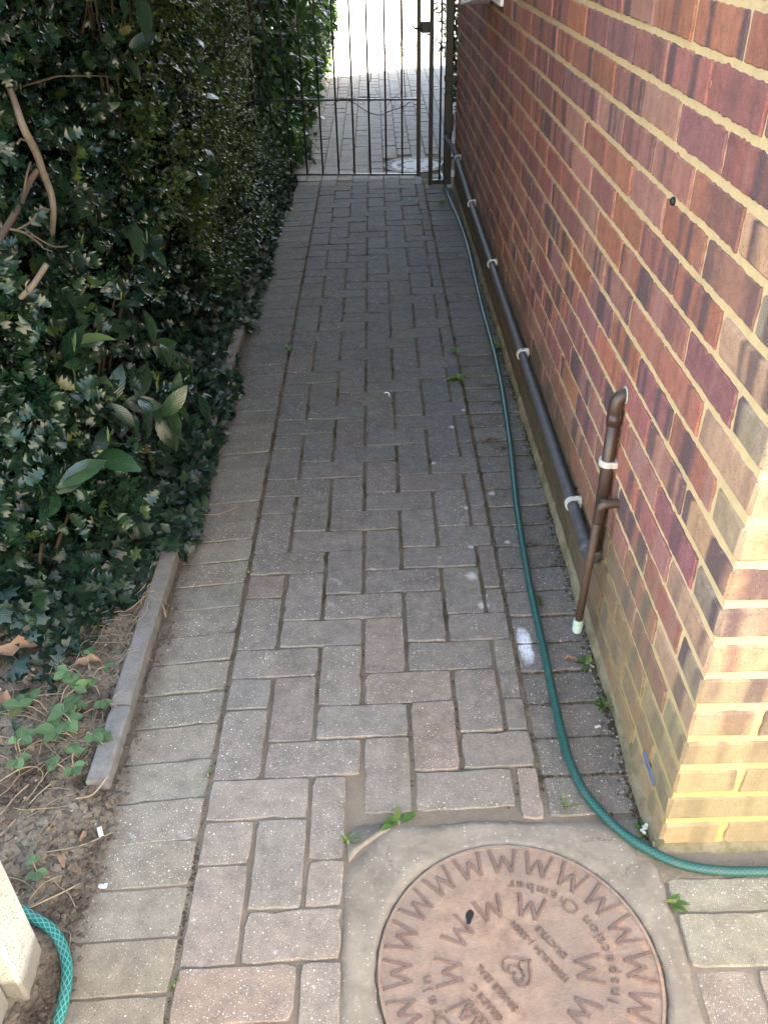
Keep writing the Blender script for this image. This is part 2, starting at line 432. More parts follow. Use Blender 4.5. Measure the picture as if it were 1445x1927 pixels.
def m_hose(name, dark, light, n=8, k=95):
    t = NT(name)
    uv = t.sep(t.node('ShaderNodeUVMap').outputs['UV'])
    a = t.math('SINE', t.math('MULTIPLY', t.math('ADD', t.math('MULTIPLY', uv[0], float(n)), t.math('MULTIPLY', uv[1], float(k))), 2*math.pi))
    b = t.math('SINE', t.math('MULTIPLY', t.math('SUBTRACT', t.math('MULTIPLY', uv[0], float(n)), t.math('MULTIPLY', uv[1], float(k))), 2*math.pi))
    m = t.math('MAXIMUM', a, b)
    w = t.ramp(m, [(.55, 0.0), (.9, 1.0)])
    c = t.mix(w, dark, light)
    d = t.ramp(t.noise(35, 5, .7), [(.45, 0.0), (.8, .45)])
    c = t.mix(d, c, (.07, .085, .075))
    return t.done(c, .42, t.bump(m, .3, .0006), .45)

def m_ironpaint():
    t = NT('black_gate_paint')
    c = t.mix(t.ramp(t.noise(60, 5, .7), [(.6, 0.0), (.75, .6)]), (.012, .013, .014), (.05, .045, .04))
    return t.done(c, .45, t.bump(t.noise(200, 3), .3, .001), .4)

M = dict(
    paver=m_paver(), bed=m_bed(), brick=m_brick(), mortar=m_mortar(), footing=m_footing(), concrete=m_concrete(), iron=m_iron(), ironletter=m_iron(.62), irongrey=m_simple('grey_iron', (.13, .122, .112), .6, 30, .3, .4, .001, .4), irongreydark=m_simple('dark_grey_iron', (.075, .07, .068), .6, 30, .3, .4, .001, .4), soil=m_soil(),
    ironpaint=m_ironpaint(),
    greypipe=m_simple('weathered_grey_pipe', (.070, .066, .070), .6, 45, .6, .35, .0008, .4),
    brownpipe=m_simple('brown_copper_pipe', (.048, .028, .02), .42, 45, .5, .3, .0008, .5),
    rustpipe=m_simple('rusty_brown_pipe', (.072, .043, .03), .6, 55, .4, .5, .001, .3),
    whiteplastic=m_simple('dirty_white_plastic', (.45, .44, .40), .55, 140, .4, .15, .0005, .45),
    whiteclean=m_simple('white_plastic', (.78, .8, .82), .35, 20, .05, .05, .0003, .5),
    verdigris=m_simple('verdigris_copper', (.36, .47, .39), .8, 120, .35, .6, .001, .2),
    blackplastic=m_simple('black_plastic', (.014, .015, .016), .4, 40, .3, .1, .0005, .4),
    slate=m_simple('blue_grey_damp_membrane', (.13, .145, .20), .5, 60, .25, .2, .0008, .4),
    stone=m_stone(),
    wood=m_simple('dark_stained_timber', (.022, .018, .014), .7, 20, .4, .5, .003, .2),
    kerb=m_simple('kerb_concrete', (.155, .146, .136), .9, 40, .45, .7, .003, .2),
    bark=m_simple('pale_bark', (.11, .092, .072), .85, 50, .4, .6, .003, .2),
    darkbark=m_simple('dark_bark', (.06, .045, .033), .9, 50, .4, .6, .003, .2),
    straw=m_simple('dry_stalk', (.235, .185, .125), .85, 90, .35, .3, .001, .2),
    deadleaf=m_simple('dead_leaf_brown', (.19, .115, .07), .75, 60, .4, .4, .001, .2),
    litter=m_simple('leaf_litter_brown', (.10, .075, .052), .95, 120, .6, .5, .002, .1),
    moss=m_simple('dark_moss', (.075, .062, .040), .95, 260, .6, .9, .003, .05),
    grit=m_simple('pale_grit', (.27, .245, .205), .9, 300, .5, .6, .001, .1),
    roof=m_simple('roof_tile', (.16, .08, .06), .85, 12, .3, .5, .004, .2),
    render=m_simple('cream_render', (.80, .75, .62), .9, 30, .06, .5, .003, .2),
    glass=m_simple('window_glass', (.03, .035, .04), .08, 4, .1, 0.0, .001, .6),
    lawn=m_simple('lawn_green', (.075, .105, .035), .95, 40, .4, .9, .02, .1),
    asphalt=m_simple('drive_paving', (.30, .27, .23), .9, 60, .2, .4, .002, .2),
    holly=m_leaf('holly_leaf', (.0045, .015, .009), (.0125, .033, .0155), (.05, .08, .018), .27, .06, .40, newshare=.95),
    laurel=m_leaf('laurel_leaf', (.007, .024, .013), (.019, .050, .021), (.08, .12, .03), .27, .09, .5, vein=.06, newshare=.95, back=(.06, .10, .05)),
    privet=m_leaf('small_privet_leaf', (.013, .029, .010), (.042, .074, .018), (.10, .13, .028), .34, .22, .4, newshare=.86),
    ivy=m_leaf('ivy_leaf', (.006, .018, .012), (.016, .037, .022), (.05, .09, .03), .36, .07, .4, vein=.2, newshare=.955),
    bush=m_leaf('hedge_laurel_leaf', (.014, .038, .013), (.044, .088, .022), (.12, .18, .035), .3, .35, .5, newshare=.85),
    soft=m_leaf('strawberry_leaf', (.055, .098, .045), (.10, .165, .07), (.14, .22, .08), .6, .25, .3, vein=.25, newshare=.9),
    weed=m_leaf('weed_leaf', (.05, .10, .025), (.10, .17, .04), (.17, .2, .05), .6, .3, .3, newshare=.85),
    willow=m_leaf('narrow_shrub_leaf', (.012, .03, .012), (.035, .07, .022), (.08, .12, .03), .4, .2, .4, newshare=.92),
    hose=m_hose('green_hose_skin', (.006, .046, .040), (.017, .10, .086), 7, 110),
    hose2=m_hose('teal_braided_hose_skin', (.008, .085, .075), (.06, .27, .235), 7, 62),
)

# ------------------------------------------------------------------ camera (solved from the photograph's vanishing points)
f_px, W_px, H_px = 1620.0, 1445.0, 1927.0
cx, cy = W_px/2, H_px/2
HC = 1.468
dY = np.array([697-cx, -163-cy, f_px]); dY /= np.linalg.norm(dY)
dD = np.array([780-cx, 3294-cy, f_px]); dD -= dY*(dD@dY); dD /= np.linalg.norm(dD)
dZ = -dD; dX = np.cross(dY, dZ)
RW = np.stack([dX, dY, dZ])
right = RW @ np.array([1, 0, 0.]); down = RW @ np.array([0, 1, 0.]); fwd = RW @ np.array([0, 0, 1.])
cam = bpy.data.cameras.new('camera'); co = bpy.data.objects.new('camera', cam); C.objects.link(co)
co.matrix_world = Matrix(((right[0], -down[0], -fwd[0], 0), (right[1], -down[1], -fwd[1], 0), (right[2], -down[2], -fwd[2], HC), (0, 0, 0, 1)))
cam.sensor_width = 36; cam.sensor_fit = 'AUTO'; cam.lens = 36*f_px/H_px
cam.clip_start = .02; cam.clip_end = 500
scene.camera = co

# ------------------------------------------------------------------ light
SUN_AZ = math.atan2(.87, .5)      # from +Y towards +X
SUN_EL = math.radians(43)
sd = Vector((math.sin(SUN_AZ)*math.cos(SUN_EL), math.cos(SUN_AZ)*math.cos(SUN_EL), math.sin(SUN_EL)))
sl = bpy.data.lights.new('sun', 'SUN'); sl.energy = 5.0; sl.angle = math.radians(.5); sl.color = (1, .93, .80)
so = bpy.data.objects.new('sun', sl); C.objects.link(so)
so.rotation_euler = sd.to_track_quat('Z', 'Y').to_euler(); so.location = (4, 6, 12)
w = bpy.data.worlds.new('World'); scene.world = w; w.use_nodes = True
sk = w.node_tree.nodes.new('ShaderNodeTexSky'); sk.sky_type = 'NISHITA'; sk.sun_disc = False
sk.sun_elevation = SUN_EL; sk.sun_rotation = SUN_AZ; sk.dust_density = 3.0; sk.air_density = 1.0
hz_ = w.node_tree.nodes.new('ShaderNodeMix'); hz_.data_type = 'RGBA'; hz_.blend_type = 'MULTIPLY'; hz_.inputs[0].default_value = 1; hz_.inputs[7].default_value = (1, .965, .89, 1)
w.node_tree.links.new(sk.outputs[0], hz_.inputs[6]); w.node_tree.links.new(hz_.outputs[2], w.node_tree.nodes['Background'].inputs[0])
w.node_tree.nodes['Background'].inputs[1].default_value = .15
scene.view_settings.view_transform = 'Standard'; scene.view_settings.look = 'None'
scene.view_settings.exposure = 3.8; scene.view_settings.gamma = 1

# ------------------------------------------------------------------ ground
def sheet(name, pts, z, mat, kind='structure'):
    mb = MB(); mb.add([(x, y, z) for x, y in pts], [tuple(range(len(pts)))])
    return tag(mb.build(name, mat), kind=kind)
sheet('ground', [(-150, -150), (150, -150), (150, 150), (-150, 150)], -.06, M['lawn'])
sheet('driveway', [(-14, 13.5), (16, 13.5), (16, 24), (-14, 24)], -.004, M['asphalt'])
sheet('joint_sand', [(-.66, -4.5), (3.2, -4.5), (3.2, .9), (.512, .9), (.512, 5.75), (1.05, 5.9), (1.05, 13.6), (-.66, 13.6)], -.0052, M['bed'])

# pavers -------------------------------------------------------------
def paver(mb, quad, z=0.0, gap=.003, col=(.2, .2, .2), tilt=.0012, depth=.03):
    """block with worn, slightly uneven edges; quad = 4 corners ccw"""
    q = [Vector((a[0], a[1])) for a in quad]
    c = sum(q, Vector((0, 0))) / 4
    cl = lambda v, m: max(-m, min(m, v)); tx, ty = cl(R.gauss(0, tilt), .0014), cl(R.gauss(0, tilt), .0018); dz = cl(R.gauss(0, tilt*.8), .0012)
    ring = []
    for i in range(4):
        a = q[i]; b = q[(i+1) % 4]; L = (b-a).length
        n = max(2, int(L/.022)); d = (b-a)/L; nn = Vector((-d.y, d.x))
        for k in range(n):
            s_ = k/n
            p = a + (b-a)*s_
            # inset for the joint, rounded corner
            e = min(s_, 1-s_)*L
            ins = gap + (.0035*max(0, 1-e/.010)) + R.uniform(-.0011, .0013)
            if R.random() < .05: ins += R.uniform(.001, .005)
            p = p + nn*ins
            if k == 0:
                pd = (q[i]-q[i-1]).normalized(); p = p + Vector((-pd.y, pd.x))*(gap + .001)
            ring.append(p)
    N = len(ring); v = []; f = []
    def lvl(ins, zz):
        for p in ring:
            dd = c - p; u = p + dd.normalized()*ins
            h = z + dz + zz + tx*(u.x-c.x)*10 + ty*(u.y-c.y)*10
            v.append((u.x, u.y, h))
    lvl(0, -depth); lvl(0, -.0046); lvl(.0008, -.0018); lvl(.0028, 0.0)
    for r in range(3):
        for k in range(N): f.append((r*N+k, r*N+(k+1) % N, (r+1)*N+(k+1) % N, (r+1)*N+k))
    f.append(tuple(3*N+k for k in range(N)))
    mb.add(v, f, 0, col, R.random())

def tint(base, var=.07, hue=.012):
    k = 1 + R.uniform(-var, var)
    return tuple(max(.02, b*k*(1 + R.uniform(-hue, hue))) for b in base)
XL, XU = -.374, .1046
XR = XL + 6.5*XU
singles = [.957, 1.342, 1.729, 2.111, 2.495, 2.888, 3.282, 3.672, 4.066, 4.459, 4.862, 5.265, 5.663, 6.06]
def yrow(j):
    t = (j - 3) / 4
    if t <= 0: return singles[0] + (j-3)*.0963
    k = min(int(t), len(singles)-2)
    return singles[k] + (singles[k+1]-singles[k])*(t-k)
COVER = (.207, .745); CR = .238
X_END_LEFT = -.560
WARM_LIT, COOL_LIT, DARK_SHADED = (.272, .228, .184), (.262, .226, .174), (.126, .130, .132)  # own warm and grey tones, with near light and passage shade put in
path = MB()
sk_h = lambda x: .030*(x - XL)          # rows run a little out of square
def addH(i0, i1, j0, j1):
    x0 = XL + i0*XU; x1 = min(XL + i1*XU, XR)
    y0, y1 = yrow(j0), yrow(j1)
    xm, ym = (x0+x1)/2, (y0+y1)/2
    quad = [(x0, y0+sk_h(x0)), (x1, y0+sk_h(x1)), (x1, y1+sk_h(x1)), (x0, y1+sk_h(x0))]
    if ym > 6.03: return
    # cut away for the concrete round the cover
    if x1 > -.088 and y0 < 1.036:
        if x0 < -.10:
            quad = [(x0, quad[0][1]), (-.090, quad[1][1]), (-.090, quad[2][1]), (x0, quad[3][1])]
        elif y1 > 1.06:
            quad[0] = (x0, 1.042); quad[1] = (x1, 1.042)
        else: return
    t = min(1, max(0, (ym-.8)/1.7))  # bright near tone fades to painted passage shade along the path
    base = [WARM_LIT[k]*(1-t) + DARK_SHADED[k]*t for k in range(3)]
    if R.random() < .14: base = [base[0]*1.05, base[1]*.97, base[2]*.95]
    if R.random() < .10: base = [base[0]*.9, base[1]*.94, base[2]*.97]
    path_gap = .0030
    gx = .0022
    quad = [(quad[0][0]+gx, quad[0][1]), (quad[1][0]-gx, quad[1][1]), (quad[2][0]-gx, quad[2][1]), (quad[3][0]+gx, quad[3][1])]
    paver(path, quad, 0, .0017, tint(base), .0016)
for j in range(-40, 56):
    for i in range(-1, 7):
        c = (i - j) % 4
        if c == 0: addH(max(i, 0), i+2 if i < 6 else 6.5, j, j+1)
        elif c == 3 and 0 <= i <= 6: addH(i, i+1 if i < 6 else 6.5, j, j+2)
# left soldier course
y = .724 - .0978*50
while y < 6.0:
    y1 = y + .0978
    xe = -.572 + R.uniform(-.006, .006)
    t = min(1, max(0, (y-.8)/2.2)); b = [COOL_LIT[k]*(1-t) + (.136, .139, .138)[k]*t for k in range(3)]  # left course takes the same painted falloff from near light to shade
    if R.random() < .2: b = [b[0]*.90, b[1]*.94, b[2]*.95]
    s_ = .11 if y > 1.0 else .05
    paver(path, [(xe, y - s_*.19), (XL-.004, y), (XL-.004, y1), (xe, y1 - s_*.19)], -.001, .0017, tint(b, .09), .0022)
    y = y1
# right soldier course
y = 1.045; first = True
while y < 5.75:
    y1 = y + (.098 if y > 1.15 else .0985)
    xe = .493 + R.uniform(-.004, .004)
    t = min(1, max(0, (y-1.0)/1.8)); b = tuple(p*(1-t) + q*t for p, q in zip((.172, .152, .130), (.130, .130, .126)))  # right course darkens along the path, passage shade in its colour
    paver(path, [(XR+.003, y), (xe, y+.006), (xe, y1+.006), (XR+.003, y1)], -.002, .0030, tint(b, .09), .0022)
    y = y1
# beyond the gate: stretcher rows running along the path
for k, x in enumerate(np.arange(-.58, .98, .1046)):
    y = 6.03 + (.1 if k % 2 else 0)
    if k % 2: 
        paver(path, [(x, 6.03), (x+.1046, 6.03), (x+.1046, 6.13), (x, 6.13)], 0, .0028, tint((.25, .24, .22)), .002)
    while y < 13.5:
        if math.hypot(x+.05-.28, y+.1-6.40) > .275:
            paver(path, [(x, y), (x+.1046, y), (x+.1046, y+.1), (x, y+.1)] if (k < 2) else [(x, y), (x+.1046, y), (x+.1046, y+.2), (x, y+.2)], 0, .0028, tint((.25, .24, .22)), .002)
        y += .1 if k < 2 else .2
tag(path.build('path', M['paver']), kind='structure')
# patio to the right of the cover
pat = MB()
PB = (.25, .225, .165)
for row, (ya, yb) in enumerate(((.842, .910), (.744, .842))):
    x = .497 + (0 if row else .0)
    while x < 3.1:
        paver(pat, [(x, ya), (x+.205, ya+.002), (x+.205, yb+.002), (x, yb)], -.002, .0024, tint(PB, .1), .0022); x += .205
x = .498
while x < 3.1:
    y = .744
    while y > -4.3:
        paver(pat, [(x, y-.205), (x+.1035, y-.205), (x+.1035, y), (x, y)], -.002, .0024, tint((.26, .215, .165), .1), .0022); y -= .205
    x += .1035
tag(pat.build('patio', M['paver']), kind='structure')

# concrete round the cover: an uneven slab with a round hole
def outer(a):
    """distance from cover centre to the slab edge in direction a"""
    dx, dy = math.cos(a), math.sin(a); best = 9
    x0, x1, y0, y1 = -.090, .494, .36, 1.038
    for lim, d, c in ((x1, dx, COVER[0]), (x0, dx, COVER[0]), (y1, dy, COVER[1]), (y0, dy, COVER[1])):
        if abs(d) > 1e-6:
            t = (lim - c)/d
            if t > 0: best = min(best, t)
    # broken off corner, top left
    nx, ny = -.74, .67; pd = (-.062 - COVER[0])*nx + (.978 - COVER[1])*ny
    den = dx*nx + dy*ny
    if den > 1e-6: best = min(best, pd/den)
    return best
cm = MB(); N = 240; v = []; f = []
rings = 7
for r in range(rings+1):
    for k in range(N):
        a = 2*math.pi*k/N
        ro = outer(a) + .005*mn.noise((math.cos(a)*4, math.sin(a)*4, 2)) + .003*mn.noise((math.cos(a)*14, math.sin(a)*14, 5)) + .002*mn.noise((math.cos(a)*50, math.sin(a)*50, 5))
        ri = CR + .0045 + .0012*math.sin(k*.9)
        if r == 0: rr, z = ri, -.03
        elif r == rings: rr, z = ro + .003, -.008
        else:
            t = (r-1)/(rings-2); rr = ri + (ro-ri)*t
            z = .0005 + .002*math.sin(a*5+r) * t + (.0008 if r == 1 else 0) - (.0035 if r == rings-1 else 0) - .001
        v.append((COVER[0]+rr*math.cos(a), COVER[1]+rr*math.sin(a), z))
for r in range(rings):
    for k in range(N):
        k2 = (k+1) % N; f.append((r*N+k, r*N+k2, (r+1)*N+k2, (r+1)*N+k))
cm.add(v, f)
# broken fragment lying in the corner
fr_ = [(-.083, .958), (-.062, .985), (-.030, 1.012), (-.004, 1.030), (-.012, 1.040), (-.045, 1.037), (-.070, 1.034), (-.086, 1.012), (-.088, .98)]
cm.add([(x, y, -.02) for x, y in fr_] + [(x + R.uniform(-.002, .002), y + R.uniform(-.002, .002), -.0022 + R.uniform(-.0012, .0005)) for x, y in fr_], [tuple(range(9, 18))] + [(q, (q+1) % 9, 9+(q+1) % 9, 9+q) for q in range(9)])
tag(cm.build('concrete_surround', M['concrete'], smooth=True), kind='structure')
# strip of dirt along the wall foot in front of the corner
strip = MB(); v = []; f = []; n = 60
for k in range(n+1):
    x = .46 + k*.04
    for q in range(4):
        v.append((x, .905 + q*.024 + R.uniform(-.006, .006), -.004 + (0, .004, .008, .012)[q] + R.uniform(-.003, .003)))
for k in range(n):
    for q in range(3): f.append((k*4+q, (k+1)*4+q, (k+1)*4+q+1, k*4+q+1))
strip.add(v, f); tag(strip.build('dirt_strip', M['soil'], smooth=True), kind='structure')

# ------------------------------------------------------------------ soil bed
def soil_z(x, y):
    d = -.575 - x
    e = max(0, min(1, d/.10))
    z = -.012 + .030*e + .05*max(0, min(1, (d-.1)/.8))
    if y < 1.13: z = -.004 + .022*e + .03*max(0, min(1, (d-.1)/.8))
    z += .010*mn.noise((x*9, y*9, 0)) + .009*mn.noise((x*26, y*26, 3)) + .006*abs(mn.noise((x*70, y*70, 5)))
    return z
sm = MB(); v = []; f = []
ys = np.concatenate([np.arange(-4.5, .4, .2), np.arange(.4, 3.0, .012), np.arange(3.0, 14, .05)])
xs = np.concatenate([-np.arange(.505, 1.2, .012), -np.arange(1.2, 4.5, .15)])
for y in ys:
    for x in xs: v.append((x, y, soil_z(x, y) if x > -1.6 else .06))
nx = len(xs)
for a in range(len(ys)-1):
    for b in range(nx-1): f.append((a*nx+b, (a+1)*nx+b, (a+1)*nx+b+1, a*nx+b+1))
v = [(p[0], p[1], p[2] if p[0] < -.60 or p[1] < 1.15 else min(p[2], -.009)) for p in v]
v = [(p[0], p[1], p[2] - (.03 if p[0] > -.545 + .02*mn.noise((p[1]*11, 1, 0)) + (.0 if p[1] < .95 else -.012) + (-.02 if p[1] > 1.12 else 0) else 0)) for p in v]
sm.add(v, f); tag(sm.build('soil', M['soil'], smooth=True), kind='structure')

# kerb edging stones: each stone its own thing
ke = [(1.135, 1.335, .008), (1.34, 1.90, .0), (1.905, 2.50, .0), (2.505, 3.10, .0), (3.105, 3.70, .0), (3.705, 4.30, 0), (4.305, 4.90, 0), (4.905, 5.50, 0), (5.505, 6.10, 0)]
klab = ['short chipped kerb stone at the near end of the path edge', 'long pale kerb stone crossed by dry stalks beside the path',
        'kerb stone half buried under ivy beside the path', 'kerb stone hidden by ivy in the middle of the edging row',
        'kerb stone showing through a gap in the ivy', 'kerb stone under small leaved hedge beside the path',
        'kerb stone below the small leaved hedge with twigs on it', 'kerb stone just before the gate covered by leaves', 'kerb stone passing under the gate']
for k, (a, b, dx) in enumerate(ke):
    mb = MB(); n = max(4, int((b-a)/.03)); v = []; f = []
    prof = [(-.576, -.05), (-.577, .028), (-.582, .034), (-.615, .036), (-.620, .031), (-.621, -.05)]
    tw = R.uniform(-.004, .004)
    for i in range(n+1):
        y = a + (b-a)*i/n
        e = .004 if i in (0, n) else 0
        for (px, pz) in prof:
            v.append((px + dx*0 + tw*(i/n-.5) + R.uniform(-.0012, .0012), y, pz - (e if pz > 0 else 0) + R.uniform(-.0012, .0012) + .004*math.sin(k*2.1)))
    m = len(prof)
    for i in range(n):
        for q in range(m-1): f.append((i*m+q, i*m+q+1, (i+1)*m+q+1, (i+1)*m+q))
    f.append(tuple(range(m-1, -1, -1))); f.append(tuple(n*m+q for q in range(m)))
    mb.add(v, f)
    tag(mb.build('kerb_stone', M['kerb'], loc=(-.6, a, 0)), klab[k], 'kerb', 'edging stones along the left of the path')

# ------------------------------------------------------------------ house
WX, WY, WEND, WTOP = .503, .97, 5.805, 4.8
house = thing('brick_house', 'rustic red brick house wall with thick yellow mortar along the right of the path', 'house', (WX, WY, 0))
wall = MB()
RED = [((.315, .122, .090), 5), ((.285, .113, .096), 6), ((.345, .138, .085), 3), ((.25, .108, .104), 4), ((.34, .170, .125), 3), ((.30, .135, .106), 3)]
BUFF_LIT = [(.43, .265, .17), (.30, .23, .16), (.46, .28, .185), (.36, .265, .165), (.42, .25, .15), (.28, .215, .155)]  # front bricks paler: brighter light on the near corner put into colour
def brickcol():
    t = R.uniform(0, sum(w for _, w in RED))
    for c, w_ in RED:
        t -= w_
        if t <= 0: return tint(c, .12, .05)
def brick(mb, o, ua, va, na, L, Hh, low=False, proud=None, col=None):
    """face brick: o corner, ua along, va up, na outward"""
    o = Vector(o); ua = Vector(ua); va = Vector(va); na = Vector(na)
    pr = R.uniform(.0022, .0048) if proud is None else proud
    if low:
        ring = [(0, 0), (L, 0), (L, Hh), (0, Hh)]; j = 0
    else:
        ring = []; nL = max(3, int(L/.010)); nH = 6; j = .0009
        ring += [(L*k/nL, 0) for k in range(nL)] + [(L, Hh*k/nH) for k in range(nH)] + [(L*(1-k/nL), Hh) for k in range(nL)] + [(0, Hh*(1-k/nH)) for k in range(nH)]
    N = len(ring); v = []
    jj = [(R.gauss(0, j), R.gauss(0, j)) for _ in ring]
    if not low:
        for k in range(N):
            if R.random() < .03: jj[k] = (R.gauss(0, .0025), R.gauss(0, .0025))
    for ins, d in ((0, -.012), (0, pr-.0022), (.0022, pr)):
        for (a, b), (ja, jb) in zip(ring, jj):
            ca, cb = L/2, Hh/2
            aa = a + (ins if a < ca else -ins) + ja; bb = b + (ins if b < cb else -ins) + jb
            v.append(tuple(o + ua*aa + va*bb + na*d))
    f = []
    for r in range(2):
        for k in range(N): f.append((r*N+k, r*N+(k+1) % N, (r+1)*N+(k+1) % N, (r+1)*N+k))
    f.append(tuple(2*N+k for k in range(N)))
    mb.add(v, f, 0, col or brickcol(), R.random())
J = .0140
def corner_brick(c, z0, z1):
    """L shaped pair of faces at the near corner: returns the lengths on each face"""
n_course = int((WTOP)/.075)
for c in range(n_course):
    z0 = .0105 + c*.075 + J/2; Hh = .075 - J
    odd = c % 2
    zw = R.uniform(-.0012, .0012)
    low = z0 > 2.2
    head_side = .1075; head_front = .1125 - J/2; st = .225
    col0 = brickcol()
    # the corner brick is one solid piece showing on both faces
    sl_ = (head_side if odd else .2150); fl_ = (.2200 if odd else head_front)
    pr = .0035
    x0, x1, y0, y1 = WX - pr, WX + fl_ - J*0, WY - pr, WY + sl_
    bx = MB(); bx.bbox((x0, y0, z0+zw), (x1, y1, z0+Hh+zw), .0055, jit=.0020)
    wall.add(bx.v, bx.f, 0, tint(BUFF_LIT[(c*5) % 6], .08, .03), R.random())
    # along the side wall
    y = WY + sl_ + .0105
    while y < WEND - .02:
        L = min(st - .0105, WEND - y)
        if L > .03: brick(wall, (WX, y + L, z0+zw+R.uniform(-.0008, .0008)), (0, -1, 0), (0, 0, 1), (-1, 0, 0), L, Hh, low)
        y += st
    # along the front
    x = WX + fl_ + .0105
    while x < 5.0:
        L = min(st - .0105, 5.0 - x)
        if L > .03: brick(wall, (x, WY, z0+zw), (1, 0, 0), (0, 0, 1), (0, -1, 0), L, Hh, low or x > 1.2, proud=.0035 if R.random() < .5 else .002, col=tint(BUFF_LIT[R.randrange(6)], .08, .03))
        x += st
    # far end
    x = WX + (.002 if odd else .115)
    while x < 5.0:
        L = min(st - .0105, 5.0 - x)
        if L > .03: brick(wall, (x + L, WEND, z0+zw), (-1, 0, 0), (0, 0, 1), (0, 1, 0), L, Hh, True)
        x += st
# mortar body with uneven pointing
def mgrid(o, ua, va, na, L, Hh, du, dv, amp):
    o = Vector(o); ua = Vector(ua); va = Vector(va); na = Vector(na)
    nu = max(1, int(L/du)); nv = max(1, int(Hh/dv)); v = []; f = []
    for b in range(nv+1):
        for a in range(nu+1):
            p = o + ua*(L*a/nu) + va*(Hh*b/nv)
            e = amp*(mn.noise(p*35) + .6*mn.noise(p*90))
            if a in (0, nu) or b in (0, nv): e = 0
            v.append(tuple(p + na*(-.0005 + e)))
    for b in range(nv):
        for a in range(nu): f.append((b*(nu+1)+a, b*(nu+1)+a+1, (b+1)*(nu+1)+a+1, (b+1)*(nu+1)+a))
    wall.add(v, f, 1)
mgrid((WX, WEND, -.05), (0, -1, 0), (0, 0, 1), (-1, 0, 0), WEND-WY, 2.0, .02, .0125, .0014)
mgrid((WX, WEND, 1.95), (0, -1, 0), (0, 0, 1), (-1, 0, 0), WEND-WY, WTOP-1.95, .5, .5, 0)
mgrid((WX, WY, -.05), (1, 0, 0), (0, 0, 1), (0, -1, 0), .7, 2.0, .02, .0125, .0014)
mgrid((WX+.7, WY, -.05), (1, 0, 0), (0, 0, 1), (0, -1, 0), 3.8, WTOP+.05, .5, .5, 0)
mgrid((WX, WY, 1.95), (1, 0, 0), (0, 0, 1), (0, -1, 0), .7, WTOP-1.95, .35, .5, 0)
mgrid((5.0, WEND, -.05), (-1, 0, 0), (0, 0, 1), (0, 1, 0), 5.0-WX, WTOP+.05, .5, .5, 0)
mgrid((5.0, WY, -.05), (0, 1, 0), (0, 0, 1), (1, 0, 0), WEND-WY, WTOP+.05, .5, .5, 0)
wall.build('wall', [M['brick'], M['mortar']], house)
# haunching along the foot
fm = MB(); v = []; f = []; n = 300
for k in range(n+1):
    y = WY - .012 + (WEND - WY + .012)*k/n
    j = [.006*mn.noise((y*14, q*5.0, 2)) for q in range(4)]
    w0 = .012 + .006*mn.noise((y*5, 7, 1))
    v += [(WX - w0 - .004 + j[0]*.5, y, -.02), (WX - w0 + j[1]*.5, y, .008 + j[1]), (WX - .006, y, .026 + j[2]*1.5), (WX + .003, y, .036 + j[3]*1.5)]
for k in range(n):
    for q in range(3): f.append((k*4+q, k*4+q+1, (k+1)*4+q+1, (k+1)*4+q))
fm.add(v, f)
v = []; f = []; n = 60
for k in range(n+1):
    x = WX - .014 + .9*k/n
    j = [.005*mn.noise((x*14, q*5.0, 9)) for q in range(4)]
    v += [(x, WY - .018 + j[0]*.5, -.02), (x, WY - .014 + j[1]*.5, .006 + j[1]), (x, WY - .006, .014 + j[2]), (x, WY + .003, .019 + j[3])]
for k in range(n):
    for q in range(3): f.append((k*4+q, (k+1)*4+q, (k+1)*4+q+1, k*4+q+1))
fm.add(v, f)
fm.build('footing', M['footing'], house, smooth=True)
# roof
rm = MB()
rm.add([(WX-.35, WY-.35, 4.72), (5.3, WY-.35, 4.72), (5.3, WEND+.35, 4.72), (WX-.35, WEND+.35, 4.72), (WX-.35, (WY+WEND)/2, 6.4), (5.3, (WY+WEND)/2, 6.4)],
       [(0, 1, 5, 4), (2, 3, 4, 5), (0, 4, 3), (1, 2, 5), (0, 3, 2, 1)])
rm.build('roof', M['roof'], house)

# small fittings on the wall
mp = MB(); mp.tube([(WX-.003, 1.508, 1.054), (WX+.004, 1.508, 1.054)], .0075, 12)
# plug position: photo (1268,378) on the wall plane
mp = MB(); yy, zz = 1.4945, 1.0565
mp.tube([(WX-.006, yy, zz), (WX-.0035, yy, zz), (WX+.003, yy, zz)], [.0055, .0075, .0075], 14)
tag(mp.build('wall_plug', M['blackplastic'], smooth=False), 'small black plastic plug in a drilled hole in a red brick', 'plug')
ms = MB(); v = []; f = []
for k in range(13):
    y = 1.115 - .075*k/12
    wv = .0008*math.sin(k*1.3)
    for (dx, z) in ((-.0065+wv, .093), (-.0065+wv, .108 - .002*k/12), (-.004, .109 - .002*k/12), (-.004, .093)): v.append((WX+dx, y, z-.0))
for k in range(12):
    for q in range(4): f.append((k*4+q, k*4+(q+1) % 4, (k+1)*4+(q+1) % 4, (k+1)*4+q))
f.append((0, 1, 2, 3)); f.append((48, 51, 50, 49))
ms.add(v, f)
tag(ms.build('damp_proof_strip', M['slate']), 'blue grey strip of damp membrane sticking out of the low brick joint near the corner', 'membrane')

# flue cover at the top
fl = thing('flue_terminal', 'white plastic flue terminal high on the brick wall near the gate', 'flue', (WX, 4.2, 1.2))
mb = MB()
